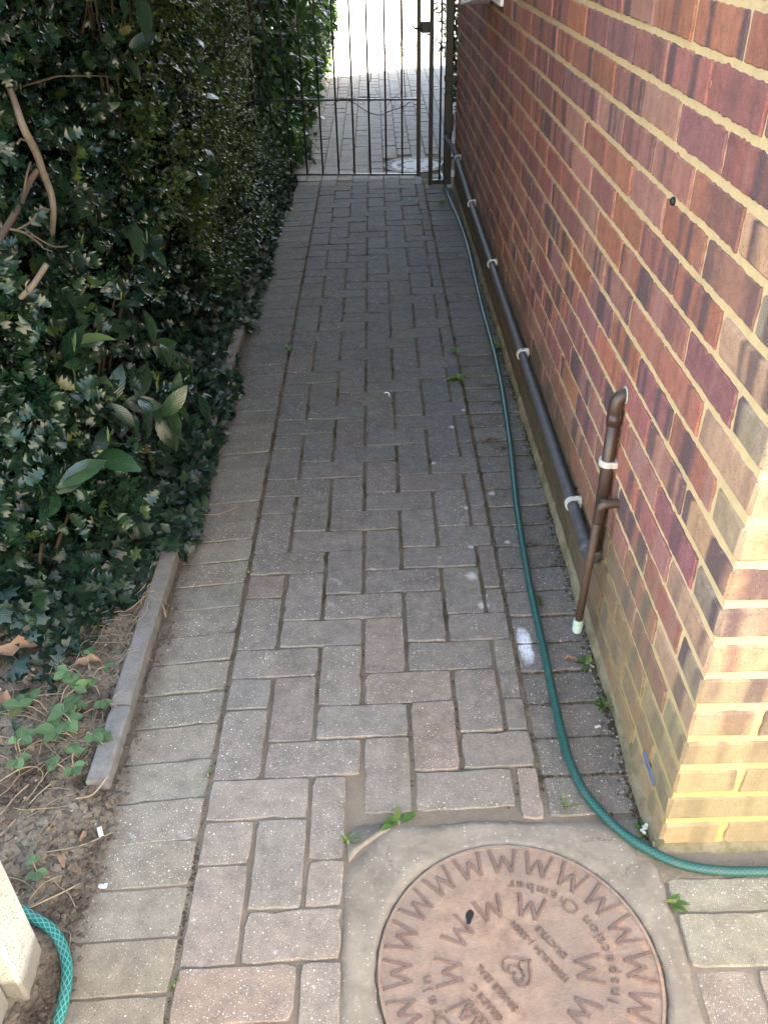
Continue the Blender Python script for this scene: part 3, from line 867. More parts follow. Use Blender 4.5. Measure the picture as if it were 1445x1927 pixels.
# flanged plate + tapering cowl whose lowest point shows
mb.bbox((WX-.018, 3.80, 1.165), (WX-.001, 4.62, 1.62), .004)
mb.build('wall_plate', M['whiteclean'], fl)
mb = MB()
sec = [(3.96, 1.20, .018), (4.05, 1.17, .075), (4.20, 1.145, .115), (4.42, 1.165, .085), (4.56, 1.20, .018)]
v = []; f = []
for (y, z, d) in sec: v += [(WX-.018, y, z), (WX-.018-d, y, z-.0), (WX-.018-d, y, 1.50), (WX-.018, y, 1.56)]
for k in range(len(sec)-1):
    for q in range(3): f.append((k*4+q, (k+1)*4+q, (k+1)*4+q+1, k*4+q+1))
    f.append((k*4+3, (k+1)*4+3, (k+1)*4, k*4))
f.append((0, 1, 2, 3)); n = (len(sec)-1)*4; f.append((n+3, n+2, n+1, n))
mb.add(v, f); mb.build('cowl', M['whiteclean'], fl)

# ------------------------------------------------------------------ pipes
wp = thing('waste_pipe', 'grey black waste pipe running low along the brick wall with a brown riser', 'pipe', (WX-.026, 1.585, .22))
PX = WX - .0245
hp = [(PX, 1.60, .219), (PX, 1.8, .220), (PX, 2.7, .228), (PX, 3.6, .234), (PX, 4.5, .240), (PX-.001, 5.2, .262), (PX-.002, 5.42, .275)]
mb = MB(); mb.tube(hp, .0142, 16, sub=6); mb.build('horizontal_pipe', M['greypipe'], wp, smooth=True)
for k, (y, z) in enumerate(((2.2, .224), (4.05, .237))):
    pass
mb = MB(); mb.tube([(PX-.002, 5.40, .274), (PX-.004, 5.47, .279), (PX-.012, 5.56, .288), (PX-.032, 5.66, .300), (PX-.036, 5.74, .31), (PX-.016, 5.83, .325), (PX+.002, 5.86, .35), (PX+.002, 5.865, .42)], .0170, 14, sub=4)
mb.build('elbow', M['greypipe'], wp, smooth=True)
mb = MB(); mb.tube([(PX, 1.64, .2195), (PX, 1.612, .219)], .0182, 16)
mb.tube([(PX, 1.615, .219), (PX+.001, 1.592, .220), (PX+.004, 1.580, .230), (PX+.006, 1.577, .252)], .0165, 14, sub=4)
mb.build('lower_elbow', M['greypipe'], wp, smooth=True)
RX = WX - .0205; RY = 1.580
mb = MB(); mb.tube([(RX, RY, .235), (RX, RY, .44), (RX, RY, .595)], .0138, 16); rs = mb.build('riser', M['brownpipe'], wp, smooth=True)
mb = MB()
mb.tube([(RX, RY, .580), (RX, RY, .606)], .0162, 16)
mb.tube([(RX, RY, .604), (RX-.0005, RY, .622), (RX+.003, RY+.001, .636), (RX+.010, RY+.002, .643), (WX+.004, RY+.003, .645)], .0150, 16, sub=4)
mb.build('upper_elbow', M['brownpipe'], wp, smooth=True)
mb = MB(); mb.tube([(WX-.0050, RY+.003, .645), (WX-.002, RY+.003, .645)], [.0175, .0205], 14); mb.build('sealant_ring', M['verdigris'], wp)
def clip(axis, c, r, name='pipe_clip'):
    mb = MB(); n = 20; w2 = .0070; v = []; f = []
    for k in range(n+1):
        a = math.radians(-140 + 280*k/n) + math.pi
        for rr, s_ in ((r+.0008, -w2), (r+.0048, -w2), (r+.0048, w2), (r+.0008, w2)):
            dx = rr*math.cos(a); dv = rr*math.sin(a)
            p = (c[0]+dx, c[1]+s_, c[2]+dv) if axis == 'y' else (c[0]+dx, c[1]+dv, c[2]+s_)
            v.append(p)
    for k in range(n):
        for q in range(4): f.append((k*4+q, k*4+(q+1) % 4, (k+1)*4+(q+1) % 4, (k+1)*4+q))
    f.append((0, 3, 2, 1)); f.append((n*4, n*4+1, n*4+2, n*4+3))
    mb.add(v, f)
    # saddle to the wall and the two lugs
    x0 = c[0] + r*.55; x1 = WX - .001
    if axis == 'y':
        mb.bbox((x0, c[1]-w2, c[2]-r*.75), (x1, c[1]+w2, c[2]+r*.75), .0015)
        mb.bbox((c[0]+r*.45, c[1]-w2, c[2]+r*.62), (x1-.002, c[1]+w2, c[2]+r+.0065), .0012)
    else:
        mb.bbox((x0, c[1]-r*.75, c[2]-w2), (x1, c[1]+r*.75, c[2]+w2), .0015)
        mb.bbox((c[0]+r*.45, c[1]-r-.0065, c[2]-w2), (x1-.002, c[1]-r*.62, c[2]+w2), .0012)
    return mb.build(name, M['whiteplastic'], wp)
for (y, z) in ((1.81, .2202), (2.70, .228), (3.60, .234), (4.50, .240), (5.36, .270)): clip('y', (PX, y, z), .0142)
clip('z', (RX, RY, .487), .0138)

op = thing('overflow_pipe', 'thin rusty brown overflow pipe bent down from the wall with a pale green end', 'pipe', (.455, 1.52, .05))
TX0, TX1, TY = .462, .4515, 1.520
mb = MB(); mb.tube([(TX0, TY, .402), (TX1+.004, TY, .22), (TX1, TY, .075)], .0092, 14); mb.build('drop_pipe', M['rustpipe'], op, smooth=True)
mb = MB(); mb.tube([(TX0-.0002, TY, .370), (TX0, TY, .402), (TX0+.004, TY, .413), (TX0+.012, TY, .418), (WX+.004, TY, .418)], .0108, 14, sub=4); mb.build('elbow', M['brownpipe'], op, smooth=True)
mb = MB(); mb.tube([(TX1, TY, .088), (TX1-.0005, TY, .060), (TX1-.0005, TY, .052)], [.0108, .0116, .0108], 16); mb.tube([(TX1, TY, .079), (TX1, TY, .072)], .0124, 16); mb.build('corroded_collar', M['verdigris'], op, smooth=False)

dpz = thing('drainpipe', 'black drainpipe standing at the far corner of the brick wall beside the gate', 'drainpipe', (.452, 5.78, 0))
mb = MB(); mb.bbox((.430, 5.775, .30), (.478, 5.83, 4.6), .006); mb.build('pipe', M['blackplastic'], dpz)
mb = MB(); mb.bbox((.427, 5.772, .02), (.476, 5.80, .56), .004); mb.build('lower_pipe', M['blackplastic'], dpz)
for z in (.62, 1.7, 3.2):
    mb = MB(); mb.bbox((.424, 5.768, z), (.5035, 5.836, z+.035), .003); mb.build('bracket', M['blackplastic'], dpz)

# ------------------------------------------------------------------ gate
GA, GB = Vector((-.768, 5.965, 0)), Vector((.272, 5.868, 0))
GT = 1.86
gate = thing('garden_gate', 'black iron bar garden gate standing closed across the path', 'gate', tuple(GA))
gd = (GB-GA).normalized(); gl = (GB-GA).length; gn = Vector((-gd.y, gd.x, 0))
def gbar(mb, s0, z0, s1, z1, w2, d2):
    a = GA + gd*s0; b = GA + gd*s1
    if abs(z1 - z0) > abs(s1 - s0):      # upright
        for_x = gd*w2; q = gn*d2
        v = []
        for z in (z0, z1): v += [tuple(a - for_x - q + Vector((0, 0, z))), tuple(a + for_x - q + Vector((0, 0, z))), tuple(a + for_x + q + Vector((0, 0, z))), tuple(a - for_x + q + Vector((0, 0, z)))]
    else:
        q = gn*d2; v = []
        for p in (a, b): v += [tuple(p - q + Vector((0, 0, z0-w2))), tuple(p + q + Vector((0, 0, z0-w2))), tuple(p + q + Vector((0, 0, z0+w2))), tuple(p - q + Vector((0, 0, z0+w2)))]
    mb.add(v, [(0, 3, 2, 1), (4, 5, 6, 7), (0, 1, 5, 4), (1, 2, 6, 5), (2, 3, 7, 6), (3, 0, 4, 7)])
for s_ in (0.0, gl):
    mb = MB(); gbar(mb, s_, .055, s_, GT, .0125, .0125); mb.build('stile', M['ironpaint'], gate)
for z in (.064, .512, 1.30, GT-.012):
    mb = MB(); gbar(mb, .0126, z, gl-.0126, z, .0055, .010); mb.build('rail', M['ironpaint'], gate)
for k in range(1, 10):
    p = GA + gd*(gl*k/10)
    mb = MB(); mb.tube([(p.x, p.y, .07), (p.x + R.uniform(-.002, .002), p.y, .9), (p.x, p.y, GT-.018)], .0058, 10); mb.build('bar', M['ironpaint'], gate, smooth=True)
la = thing('gate_latch', 'black iron gate latch with a thin lever between the gate and its post', 'latch', (.31, 5.86, .91))
mb = MB(); mb.bbox((.285, 5.835, .875), (.335, 5.885, .935), .004); mb.build('latch_box', M['ironpaint'], la)
mb = MB(); mb.tube([(.29, 5.83, .905), (.268, 5.815, .903), (.243, 5.81, .906), (.228, 5.81, .922)], [.005, .006, .005, .003], 8, sub=3); mb.build('lever', M['ironpaint'], la, smooth=True)
gp = thing('gate_side_frame', 'narrow black iron frame fixed between the gate and the brick wall', 'gate frame', (.35, 5.86, 0))
mb = MB(); mb.bbox((.336, 5.848, .0), (.362, 5.876, 1.9), .002); mb.build('post', M['ironpaint'], gp)
mb = MB(); mb.tube([(.4085, 5.86, .03), (.4085, 5.86, 1.87)], .0062, 10); mb.build('bar', M['ironpaint'], gp, smooth=True)
mb = MB(); mb.bbox((.3625, 5.850, .004), (.427, 5.876, .030), .002); mb.build('bottom_rail', M['ironpaint'], gp)
mb = MB(); mb.bbox((.3625, 5.850, 1.868), (.427, 5.876, 1.894), .002); mb.build('top_rail', M['ironpaint'], gp)
pt = MB(); pt.bbox((-.885, 5.93, 0), (-.790, 6.03, 1.9), .005, jit=.001)
tag(pt.build('gate_post', M['wood']), 'dark timber gatepost half hidden in the hedge', 'post')
# dead vine on the gate
vn = MB()
def vine(pts, r): vn.tube(pts, r, 6, sub=4)
gy = lambda s_: (GA + gd*s_).y - .012
base = lambda x, z: (x, GA.y + (x-GA.x)/(GB.x-GA.x)*(GB.y-GA.y) - .014, z)
vine([base(-.27, .48), base(-.22, .515), base(-.14, .50), base(-.05, .445), base(.03, .425), base(.10, .45), base(.17, .47), base(.22, .50)], .0022)
vine([base(-.28, .525), base(-.18, .52), base(-.05, .526), base(.1, .522), base(.2, .53)], .002)
vine([base(-.235, .50), base(-.225, .62), base(-.225, .72), base(-.24, .84), base(-.232, 1.0), base(-.236, 1.2)], .0022)
vine([base(-.03, .50), base(-.035, .60), base(-.02, .64), base(-.02, .78), base(-.012, .95), base(-.014, 1.15)], .0022)
vine([base(.19, .52), base(.185, .6), base(.18, .7), base(.176, .85), base(.173, 1.1)], .0025)
vine([base(.06, .44), base(.09, .50), base(.13, .53), base(.16, .515)], .0016)
for k in range(36):
    x = R.uniform(-.28, .24); z = .515 + R.uniform(-.05, .05) if R.random() < .6 else R.uniform(.6, 1.1)
    if z > .57: x = R.choice([-.232, -.018, .178]) + R.uniform(-.01, .01)
    a = R.uniform(0, 6.28); L = R.uniform(.012, .035)
    vine([base(x, z), base(x+L*.6*math.cos(a), z+L*.5*math.sin(a)), base(x+L*math.cos(a), z+L*math.sin(a))], .0012)
tag(vn.build('dead_vine', M['darkbark'], smooth=True), 'dry leafless vine twined round the middle rail of the gate', 'vine')

# ------------------------------------------------------------------ hoses
hz = .0095
hs = [(.62, 6.62), (.52, 6.50), (.455, 6.33), (.432, 6.15), (.437, 6.0), (.440, 5.82), (.445, 5.495), (.472, 4.70), (.457, 3.76), (.452, 3.09), (.426, 2.547), (.392, 2.104), (.376, 1.758), (.372, 1.481), (.369, 1.225), (.378, 1.13), (.398, 1.066), (.448, .989), (.515, .937), (.588, .916), (.69, .911), (.85, .915), (1.3, .90), (2.2, .8)]
mb = MB(); mb.tube([(x, y, hz + (.002 if y < 5.9 else .004)) for x, y in hs], .0092, 16, sub=10)
tag(mb.build('garden_hose', M['hose'], smooth=True), 'long dark green garden hose lying along the wall side of the path', 'hose')
mb = MB(); mb.tube([(-.80, .70, .012), (-.72, .83, .03), (-.675, .858, .034), (-.632, .846, .022), (-.593, .823, .014), (-.563, .780, .012), (-.549, .735, .012), (-.5455, .68, .012), (-.55, .60, .012), (-.58, .45, .012), (-.66, .2, .012), (-.9, -.2, .012)], .0094, 16, sub=8)
tag(mb.build('braided_hose', M['hose2'], smooth=True), 'short bend of lighter teal braided hose beside the white post', 'hose')

# white concrete post and panel
mb = MB(); mb.bbox((-.735, .7135, -.05), (-.607, .798, .62), .005, jit=.0012)
cf = thing('concrete_fence', 'pale speckled concrete fence post and panel at the lower left beside the teal hose', 'fence', (-.67, .75, 0)); mb.build('post', M['stone'], cf)
mb = MB(); mb.bbox((-.700, -1.2, -.05), (-.634, .7115, .5), .005, jit=.0012)
mb.build('panel', M['stone'], cf)

# ------------------------------------------------------------------ manhole cover
W_STROKE = .0062
def wstrokes():
    """W as four raised strokes: height 1, width 1, centred, top = +y"""
    P = [(-.5, .5), (-.27, -.5), (0, .22), (.27, -.5), (.5, .5)]
    return [(P[k], P[k+1]) for k in range(4)]
def put_stroke(mb, a, b, w_, z0, z1):
    a = Vector(a); b = Vector(b); d = (b-a).normalized(); n = Vector((-d.y, d.x))*w_/2; e = d*w_*.25
    lo = [a-e-n*1.35, b+e-n*1.35, b+e+n*1.35, a-e+n*1.35]; hi = [a-n*.8, b-n*.8, b+n*.8, a+n*.8]
    v = [(p.x, p.y, z0) for p in lo] + [(p.x, p.y, z1) for p in hi]
    mb.add(v, [(4, 5, 6, 7), (0, 1, 5, 4), (1, 2, 6, 5), (2, 3, 7, 6), (3, 0, 4, 7)])
ZC = .0035
def put_W(mb, r, ang, h, wd, z0, c, stroke=W_STROKE):
    a = math.radians(ang); up = Vector((math.cos(a), math.sin(a))); rt = Vector((up.y, -up.x)); o = Vector(c) + up*r
    for k, (p, q) in enumerate(wstrokes()):
        put_stroke(mb, o + rt*p[0]*wd + up*p[1]*h, o + rt*q[0]*wd + up*q[1]*h, stroke*(1.15 if k % 2 == 0 else .85), z0, z0+.0030+.0002*k)
def glyphs(txt, size):
    cu = bpy.data.curves.new('letters', 'FONT'); cu.body = txt; cu.size = size; cu.extrude = .0007; cu.bevel_depth = .0002
    cu.align_x = 'CENTER'; cu.align_y = 'CENTER'; cu.resolution_u = 3
    ob = bpy.data.objects.new('letters', cu); C.objects.link(ob)
    bpy.context.view_layer.update()
    ev = ob.evaluated_get(bpy.context.evaluated_depsgraph_get()); me = ev.to_mesh()
    v = [tuple(x.co) for x in me.vertices]; f = [tuple(p.vertices) for p in me.polygons]
    ev.to_mesh_clear(); bpy.data.objects.remove(ob); bpy.data.curves.remove(cu)
    return v, f
def put_text(mb, txt, size, o, upang, z0, stretch=1.0, zs=1.0):
    v, f = glyphs(txt, size)
    a = math.radians(upang); up = Vector((math.cos(a), math.sin(a))); rt = Vector((up.y, -up.x))
    mb.add([tuple((Vector(o) + rt*p[0]*stretch + up*p[1]).to_tuple()) + (z0 + p[2]*zs,) for p in v], f)
def cover(name, label, c, R0, mp=None, ml=None):
    mp = mp or M['iron']; ml = ml or M['ironletter']
    k = R0/.23
    th = thing(name, label, 'manhole cover', (c[0], c[1], 0), 'round iron inspection covers')
    mb = MB(); mb.disc(c, 0, R0-.0015, -.02, ZC-.001, 96); mb.disc(c, R0-.006, R0-.0005, -.02, ZC+.0006, 96)
    mb.build('plate', mp, th)
    for q in range(20):
        mb = MB(); put_W(mb, .197*k, q*18 + .1, .045*k, .047*k, ZC-.002, c); mb.build('raised_letter', ml, th)
    for q in range(10):
        if q in (1,): continue
        mb = MB(); put_W(mb, .114*k, q*36, .042*k, .046*k, ZC-.002, c); mb.build('raised_letter', ml, th)
    return th, k
co_, kk = cover('manhole_cover', 'rusty round cast iron inspection cover set in concrete in the foreground', COVER, CR)
cc = Vector(COVER)
def arc_text(txt, a0, a1, r, size, inward, sizes=None):
    lt = MB(); n = len(txt)
    wts = [1.35 if ch in 'mw' else (.55 if ch in 'ijlt.' else (.75 if ch in 'r ' else 1.0)) for ch in txt]
    tot = sum(wts) - (wts[0]+wts[-1])/2; acc = -wts[0]/2
    for ch, w_ in zip(txt, wts):
        acc += w_/2; t = acc/tot; acc += w_/2
        if ch == ' ': continue
        a = a0 + (a1-a0)*t; ar = math.radians(a)
        o = cc + Vector((math.cos(ar), math.sin(ar)))*r*kk
        s_ = size*kk*(1.35 if ch == 'C' or ch == 'D' else 1.0)
        put_text(lt, ch, s_, o, a + (180 if inward else 0), ZC-.0008, 1.15, 2.2)
    lt.build('inscription', M['ironletter'], co_)
arc_text('Inspection', -20, 33, .151, .025, True)
arc_text('Chamber', 45, 87, .151, .025, True)
arc_text('Drain', -149, -176, .151, .026, False)
d37 = Vector((math.cos(math.radians(37)), math.sin(math.radians(37)))); d127 = Vector((-d37.y, d37.x))
for txt, off, along, size, st in (('B.S.497', -.0975, -.012, .0150, 1.0), ('GRADE C', -.075, -.004, .0150, 1.0), ('SINGLE SEAL', -.0460, .003, .0150, 1.0), ('1D/GUR.54 1-35KN', .050, .002, .0142, 1.02), ('DUCTILE', .0765, .001, .0150, 1.05)):
    lt = MB(); put_text(lt, txt, size*kk*1.06, cc + d37*off*kk + d127*along*kk, 217, ZC-.0008, st, 2.2); lt.build('inscription', M['ironletter'], co_)
# heart shaped certification mark
km = MB()
def mark(pts, w_=.0030):
    for a, b in zip(pts[:-1], pts[1:]): put_stroke(km, a, b, w_, ZC-.002, ZC+.0016)
ht = []
for q in range(33):
    t = math.pi*2*q/32
    hx = 16*math.sin(t)**3; hy = 13*math.cos(t)-5*math.cos(2*t)-2*math.cos(3*t)-math.cos(4*t)
    # up of the heart = direction 217
    ht.append(cc + Vector((0, .002)) - d37*(hy*.00155*kk) - d127*(hx*.00165*kk)*1.0)
mark(ht)
for pts in ([(.010, .016), (.016, .008), (.012, -.001), (-.002, -.004), (-.010, -.011), (-.004, -.019)], [(-.012, .013), (-.017, .005), (-.008, -.002), (.004, -.004)]):
    mark([cc - d37*(b*1.0) - d127*a for a, b in pts], .0026)
km.build('certification_mark', M['ironletter'], co_)
kh = MB(); ko = cc + Vector((math.cos(math.radians(127.4)), math.sin(math.radians(127.4))))*.118*kk
v = []
for q in range(18):
    a = 2*math.pi*q/18; v.append((ko.x + .0065*math.cos(a)*(1+.25*math.sin(3*a)) + .003*math.sin(a), ko.y + .0135*math.sin(a), ZC+.0002))
kh.add(v, [tuple(range(18))])
v2 = [(x, y, ZC-.0015) for x, y, z in v]
kh.add(v + v2, [(q, (q+1) % 18, 18+(q+1) % 18, 18+q) for q in range(18)])
kh.build('key_hole', M['blackplastic'], co_)
co2, _ = cover('manhole_cover', 'far round iron cover lying just behind the closed gate', (.275, 6.40), .225, M['irongrey'], M['irongreydark'])

# ------------------------------------------------------------------ leaves (numpy)
def leaf_strip(ts, ws, zc, fold=.0, zside=None, nlen=1.0):
    """leaf with midrib: returns verts, quads, local uv"""
    v = []; uv = []; f = []
    for i, (t, w_) in enumerate(zip(ts, ws)):
        z = zc(t); zs = (zside[i] if zside else 0)
        v += [(0, t, z), (w_, t + (0), z + fold*w_ + zs), (-w_, t, z + fold*w_ + zs)]
        uv += [(0, t), (1, t), (-1, t)]
    n = len(ts)
    for i in range(n-1):
        a = i*3; b = a+3
        f += [(a, a+1, b+1, b), (a, b, b+2, a+2)]
    return np.array(v, float), f, np.array(uv, float)
ts = [0, .12, .3, .5, .7, .86, 1.0]
T_laurel = leaf_strip(ts, [.008, .085, .165, .19, .165, .09, .004], lambda t: .10*math.sin(t*2.2) - .16*t*t, .30)
T_laurel2 = leaf_strip(ts, [.008, .10, .19, .21, .175, .095, .004], lambda t: .05*t - .30*t*t, .12)
T_bush = leaf_strip([0, .3, .65, 1.0], [.01, .18, .17, .005], lambda t: .08*t - .2*t*t, .25)
T_small = leaf_strip([0, .5, 1.0], [.06, .27, .05], lambda t: .05*t - .1*t*t, .2)
T_narrow = leaf_strip([0, .35, .7, 1.0], [.012, .075, .06, .004], lambda t: -.25*t*t, .2)
hw = [.02, .18, .34, .17, .36, .18, .33, .14, .22, .07, .004]; ht_ = [0, .08, .2, .28, .42, .5, .64, .70, .84, .9, 1.0]
T_holly = leaf_strip(ht_, hw, lambda t: -.14*t*t + .05*math.sin(9*t), .12, [0, 0, .10, -.05, .11, -.05, .10, -.04, .09, 0, -.04])
def ivy_tpl(lobes, curl=.1):
    out = []
    for a, r in lobes: out.append((r*math.cos(math.radians(a)), .32 + r*math.sin(math.radians(a)), -curl*r*r*2 + .03*math.sin(a)))
    v = [(0, .32, .03)] + out; n = len(out)
    f = [(0, 1+k, 1+(k+1) % n) for k in range(n)]
    uv = [(0, .32)] + [(x*2, y) for x, y, z in out]
    return np.array(v, float), f, np.array(uv, float)
T_ivy = ivy_tpl([(90, .68), (70, .36), (38, .55), (18, .30), (-22, .44), (-60, .30), (-90, .20), (-120, .30), (-158, .44), (162, .30), (142, .55), (110, .36)])
T_ivy2 = ivy_tpl([(90, .62), (62, .38), (30, .50), (-5, .33), (-42, .40), (-90, .22), (-138, .40), (185, .33), (150, .50), (118, .38)], .2)

def norm(a): return a / np.maximum(np.linalg.norm(a, axis=1, keepdims=True), 1e-9)
def instances(tpl, pos, axis, nrm, scale):
    v, f, uv = tpl
    ay = norm(axis); nz = nrm - ay*np.sum(nrm*ay, 1, keepdims=True); nz = norm(nz); ax = np.cross(ay, nz)
    N = len(pos); n = len(v)
    V = (pos[:, None, :] + (v[None, :, 0:1]*ax[:, None, :] + v[None, :, 1:2]*ay[:, None, :] + v[None, :, 2:3]*nz[:, None, :])*scale[:, None, None])
    return V.reshape(-1, 3), f, n, N, np.tile(uv, (N, 1))
def leaf_mesh(name, groups, mat, parent=None, rnd=None):
    """groups: list of (tpl, pos, axis, nrm, scale, rnd)"""
    VV = []; LI = []; LT = []; RN = []; UV = []; off = 0
    for tpl, pos, axis, nrm, scale, rn in groups:
        if len(pos) == 0: continue
        V, f, n, N, uv = instances(tpl, pos, axis, nrm, scale)
        flat = np.array([i for q in f for i in q]); tot = np.array([len(q) for q in f])
        LI.append((flat[None, :] + (np.arange(N)*n)[:, None] + off).ravel()); LT.append(np.tile(tot, N))
        RN.append(np.repeat(rn, n)); UV.append(uv); VV.append(V); off += N*n
    V = np.concatenate(VV); LI = np.concatenate(LI); LT = np.concatenate(LT); RN = np.concatenate(RN); UV = np.concatenate(UV)
    o0 = Vector(parent.location) if parent is not None else Vector((0, 0, 0))
    V = V - np.array(o0)
    me = bpy.data.meshes.new(name)
    me.vertices.add(len(V)); me.vertices.foreach_set('co', V.astype(np.float32).ravel())
    me.loops.add(len(LI)); me.loops.foreach_set('vertex_index', LI.astype(np.int32))
    me.polygons.add(len(LT)); st = np.concatenate([[0], np.cumsum(LT)[:-1]])
    me.polygons.foreach_set('loop_start', st.astype(np.int32)); me.polygons.foreach_set('loop_total', LT.astype(np.int32))
    me.polygons.foreach_set('use_smooth', np.ones(len(LT), bool))
    me.update(calc_edges=True)
    a = me.attributes.new('rnd', 'FLOAT', 'POINT'); a.data.foreach_set('value', RN.astype(np.float32))
    a = me.attributes.new('luv', 'FLOAT_VECTOR', 'POINT'); a.data.foreach_set('vector', np.concatenate([UV, np.zeros((len(UV), 1))], 1).astype(np.float32).ravel())
    me.materials.append(mat); me.validate()
    o = bpy.data.objects.new(name, me); C.objects.link(o)
    if parent is not None: o.parent = parent
    return o

def lump(y, z, s=0):
    """uneven face of the planting"""
    return np.array([.09*mn.noise((a*1.9, b*2.3, s)) + .05*mn.noise((a*5.1, b*5.7, s+4)) for a, b in zip(y, z)])
def face_x(y, z):
    """x of the outer face of the planting on the left at height z"""
    base = -.60 - .20*np.clip((z-.04)/.40, 0, 1) + .03*np.clip((z-.5)/.8, 0, 1)
    return base
def rnd_unit(n): return norm(rng.normal(size=(n, 3)))
def hedge_leaves(n, y0, y1, z0, z1, depth, outw=(1, 0, 0), s=0, zpow=1.0, push=0.0, xoff=0.0):
    y = rng.uniform(y0, y1, n); z = z0 + (z1-z0)*rng.uniform(0, 1, n)**zpow
    d = rng.exponential(depth, n)
    x = face_x(y, z) + lump(y, z, s) - d + push + xoff
    # near end of the planting rounds back
    return np.stack([x, y, z], 1), d
def orient(n, out, up=.5, spread=.8, droop=-.2):
    nr = norm(np.array(out)[None, :]*.7 + np.array((0, 0, up))[None, :] + rng.normal(size=(n, 3))*spread)
    ax = norm(np.array(out)[None, :]*.6 + np.array((0, 0, droop))[None, :] + rng.normal(size=(n, 3))*.8)
    return ax, nr
# clumping: keep leaves where a 3d noise is high so gaps open
def clump(P, sc=4.0, th=-.12, seed=0):
    k = np.array([mn.noise((p[0]*sc, p[1]*sc, p[2]*sc + seed)) for p in P]); return k > th + rng.uniform(-.15, .15, len(P))

def near_back(P, y_edge, sl=.45, lumpy=.12):
    """the planting's near end leans back: drop leaves in front of it"""
    lim = y_edge + sl*np.clip(P[:, 2], 0, 1.2)*0 + (-.60 - P[:, 0])*.25 + np.array([lumpy*mn.noise((p[0]*4, p[2]*4, 9)) for p in P])
    return P[:, 1] > lim

def sprays(centers, outs, per, spread, size, tpl, jit=.25, up=.45, sp=.6):
    """twigs carrying leaves: leaves strung along short shoots"""
    n = len(centers); L = []
    d = norm(np.array(outs) + rng.normal(size=(n, 3))*.6 + np.array((0, 0, .25)))
    P = []; AX = []; NR = []; SC = []
    for k in range(per):
        t = (k + rng.uniform(-.3, .3, n))/per
        p = centers + d*(t*spread)[:, None]
        side = norm(np.cross(d, rng.normal(size=(n, 3))))
        ax = norm(side + d*.55 + np.array((0, 0, -.15)))
        nr = norm(np.array((0, 0, 1.0))*up + np.array((.6, -.25, .2)) + rng.normal(size=(n, 3))*sp)
        P.append(p); AX.append(ax); NR.append(nr); SC.append(size*(1 - .35*np.abs(t-.45))*rng.uniform(1-jit, 1+jit, n))
    return np.concatenate(P), np.concatenate(AX), np.concatenate(NR), np.concatenate(SC)

def stems_mb(n, y0, y1, z1, seed, xo=-.95, r0=.012, lean=.25):
    mb = MB(); q = random.Random(seed)
    for k in range(n):
        y = q.uniform(y0, y1); x = xo + q.uniform(-.25, .15)
        p = [Vector((x, y, -.02))]
        d = Vector((q.uniform(-.1, lean), q.uniform(-.3, .3), 1)).normalized()
        m = 6
        for i in range(m):
            p.append(p[-1] + d*z1/m); d = (d + Vector((q.uniform(-.2, .25), q.uniform(-.25, .25), q.uniform(-.05, .15)))).normalized()
        r = r0*q.uniform(.6, 1.2)
        mb.tube(p, [r*(1-.8*i/m) for i in range(m+1)], 7, sub=3)
        for i in range(1, m):
            for _ in range(2):
                a = p[i]; dd = Vector((q.uniform(-.3, 1), q.uniform(-.9, .9), q.uniform(-.2, .8))).normalized(); L = q.uniform(.12, .32)
                mid = a + dd*L*.5 + Vector((0, 0, .02)); mb.tube([a, mid, a + dd*L], [r*.35, r*.25, r*.1], 5, sub=2)
    return mb

# ---- ivy carpet (stuff)
n = 17000
y = rng.uniform(1.12, 6.0, n); u = rng.uniform(0, 1, n)**1.15
edge = -.585 + .035*np.array([mn.noise((a*2.3, 3.1, 0)) + .7*mn.noise((a*7, 1.1, 2)) for a in y]) + .03
edge = np.where((y > 3.0) & (y < 3.45), edge-.05, edge)
edge = np.where(y < 1.90, np.minimum(edge, -.61 - (1.90-y)*.30), edge)
x = edge - u*.62
z = .02 + np.clip((edge - x), 0, 1)*.62 + .05*np.array([mn.noise((a*6, b*6, 1)) for a, b in zip(x, y)])*np.clip((edge-x)*8, 0, 1) - rng.exponential(.03, n)*np.clip((edge-x)*6, 0, 1)
z = np.maximum(z, .012)
ye = 1.50 + 2.2*np.clip(x+.76, 0, .2) + .16*np.array([mn.noise((a*5, b*5, 7)) for a, b in zip(x, y)])
keep = rng.uniform(0, 1, n) < np.where(y > ye, 1.0, .55*np.exp(-(ye-y)/.075))
z = np.where(y < ye, np.minimum(z, .03 + .03*rng.uniform(0, 1, n)), z)
P = np.stack([x, y, z], 1)
keep &= clump(P, 5, -.45, 3)
P = P[keep]; n = len(P)
ax, nr = orient(n, (.55, -.35, 0), .75, .55, -.3)
g = rng.uniform(0, 1, n); sc = rng.uniform(.028, .058, n)*np.where(P[:, 1] > 3.2, .85, 1.0)
h = g < .5
gr_ivy = [(T_ivy, P[h], ax[h], nr[h], sc[h], rng.uniform(0, 1, h.sum())), (T_ivy2, P[~h], ax[~h], nr[~h], sc[~h], rng.uniform(0, 1, (~h).sum()))]
tag(leaf_mesh('ivy_ground_cover', gr_ivy, M['ivy']), 'dark ivy carpet spilling over the kerb on the left', 'ivy', None, 'stuff')

# ---- holly bush
hb = thing('holly_bush', 'dense dark spiny holly bush on the left nearest the camera', 'bush', (-.95, 2.2, 0))
n = 2300
P, d = hedge_leaves(n, 1.55, 3.75, .22, 2.5, .14, s=1)
k = clump(P, 3.2, -.16, 5) & (P[:, 1] > 1.62 + .10*np.array([mn.noise((p[0]*4, p[2]*4, 9)) for p in P]))
P = P[k]
P2, A2, N2, S2 = sprays(P, np.tile((.8, -.3, .1), (len(P), 1)), 9, .12, .048, T_holly)
nb = 6000
Pn, dn = hedge_leaves(nb, 1.55, 3.8, .15, 2.5, .30, s=1, xoff=-.08)
an, nn_ = orient(nb, (.7, -.3, 0), .6, .8)
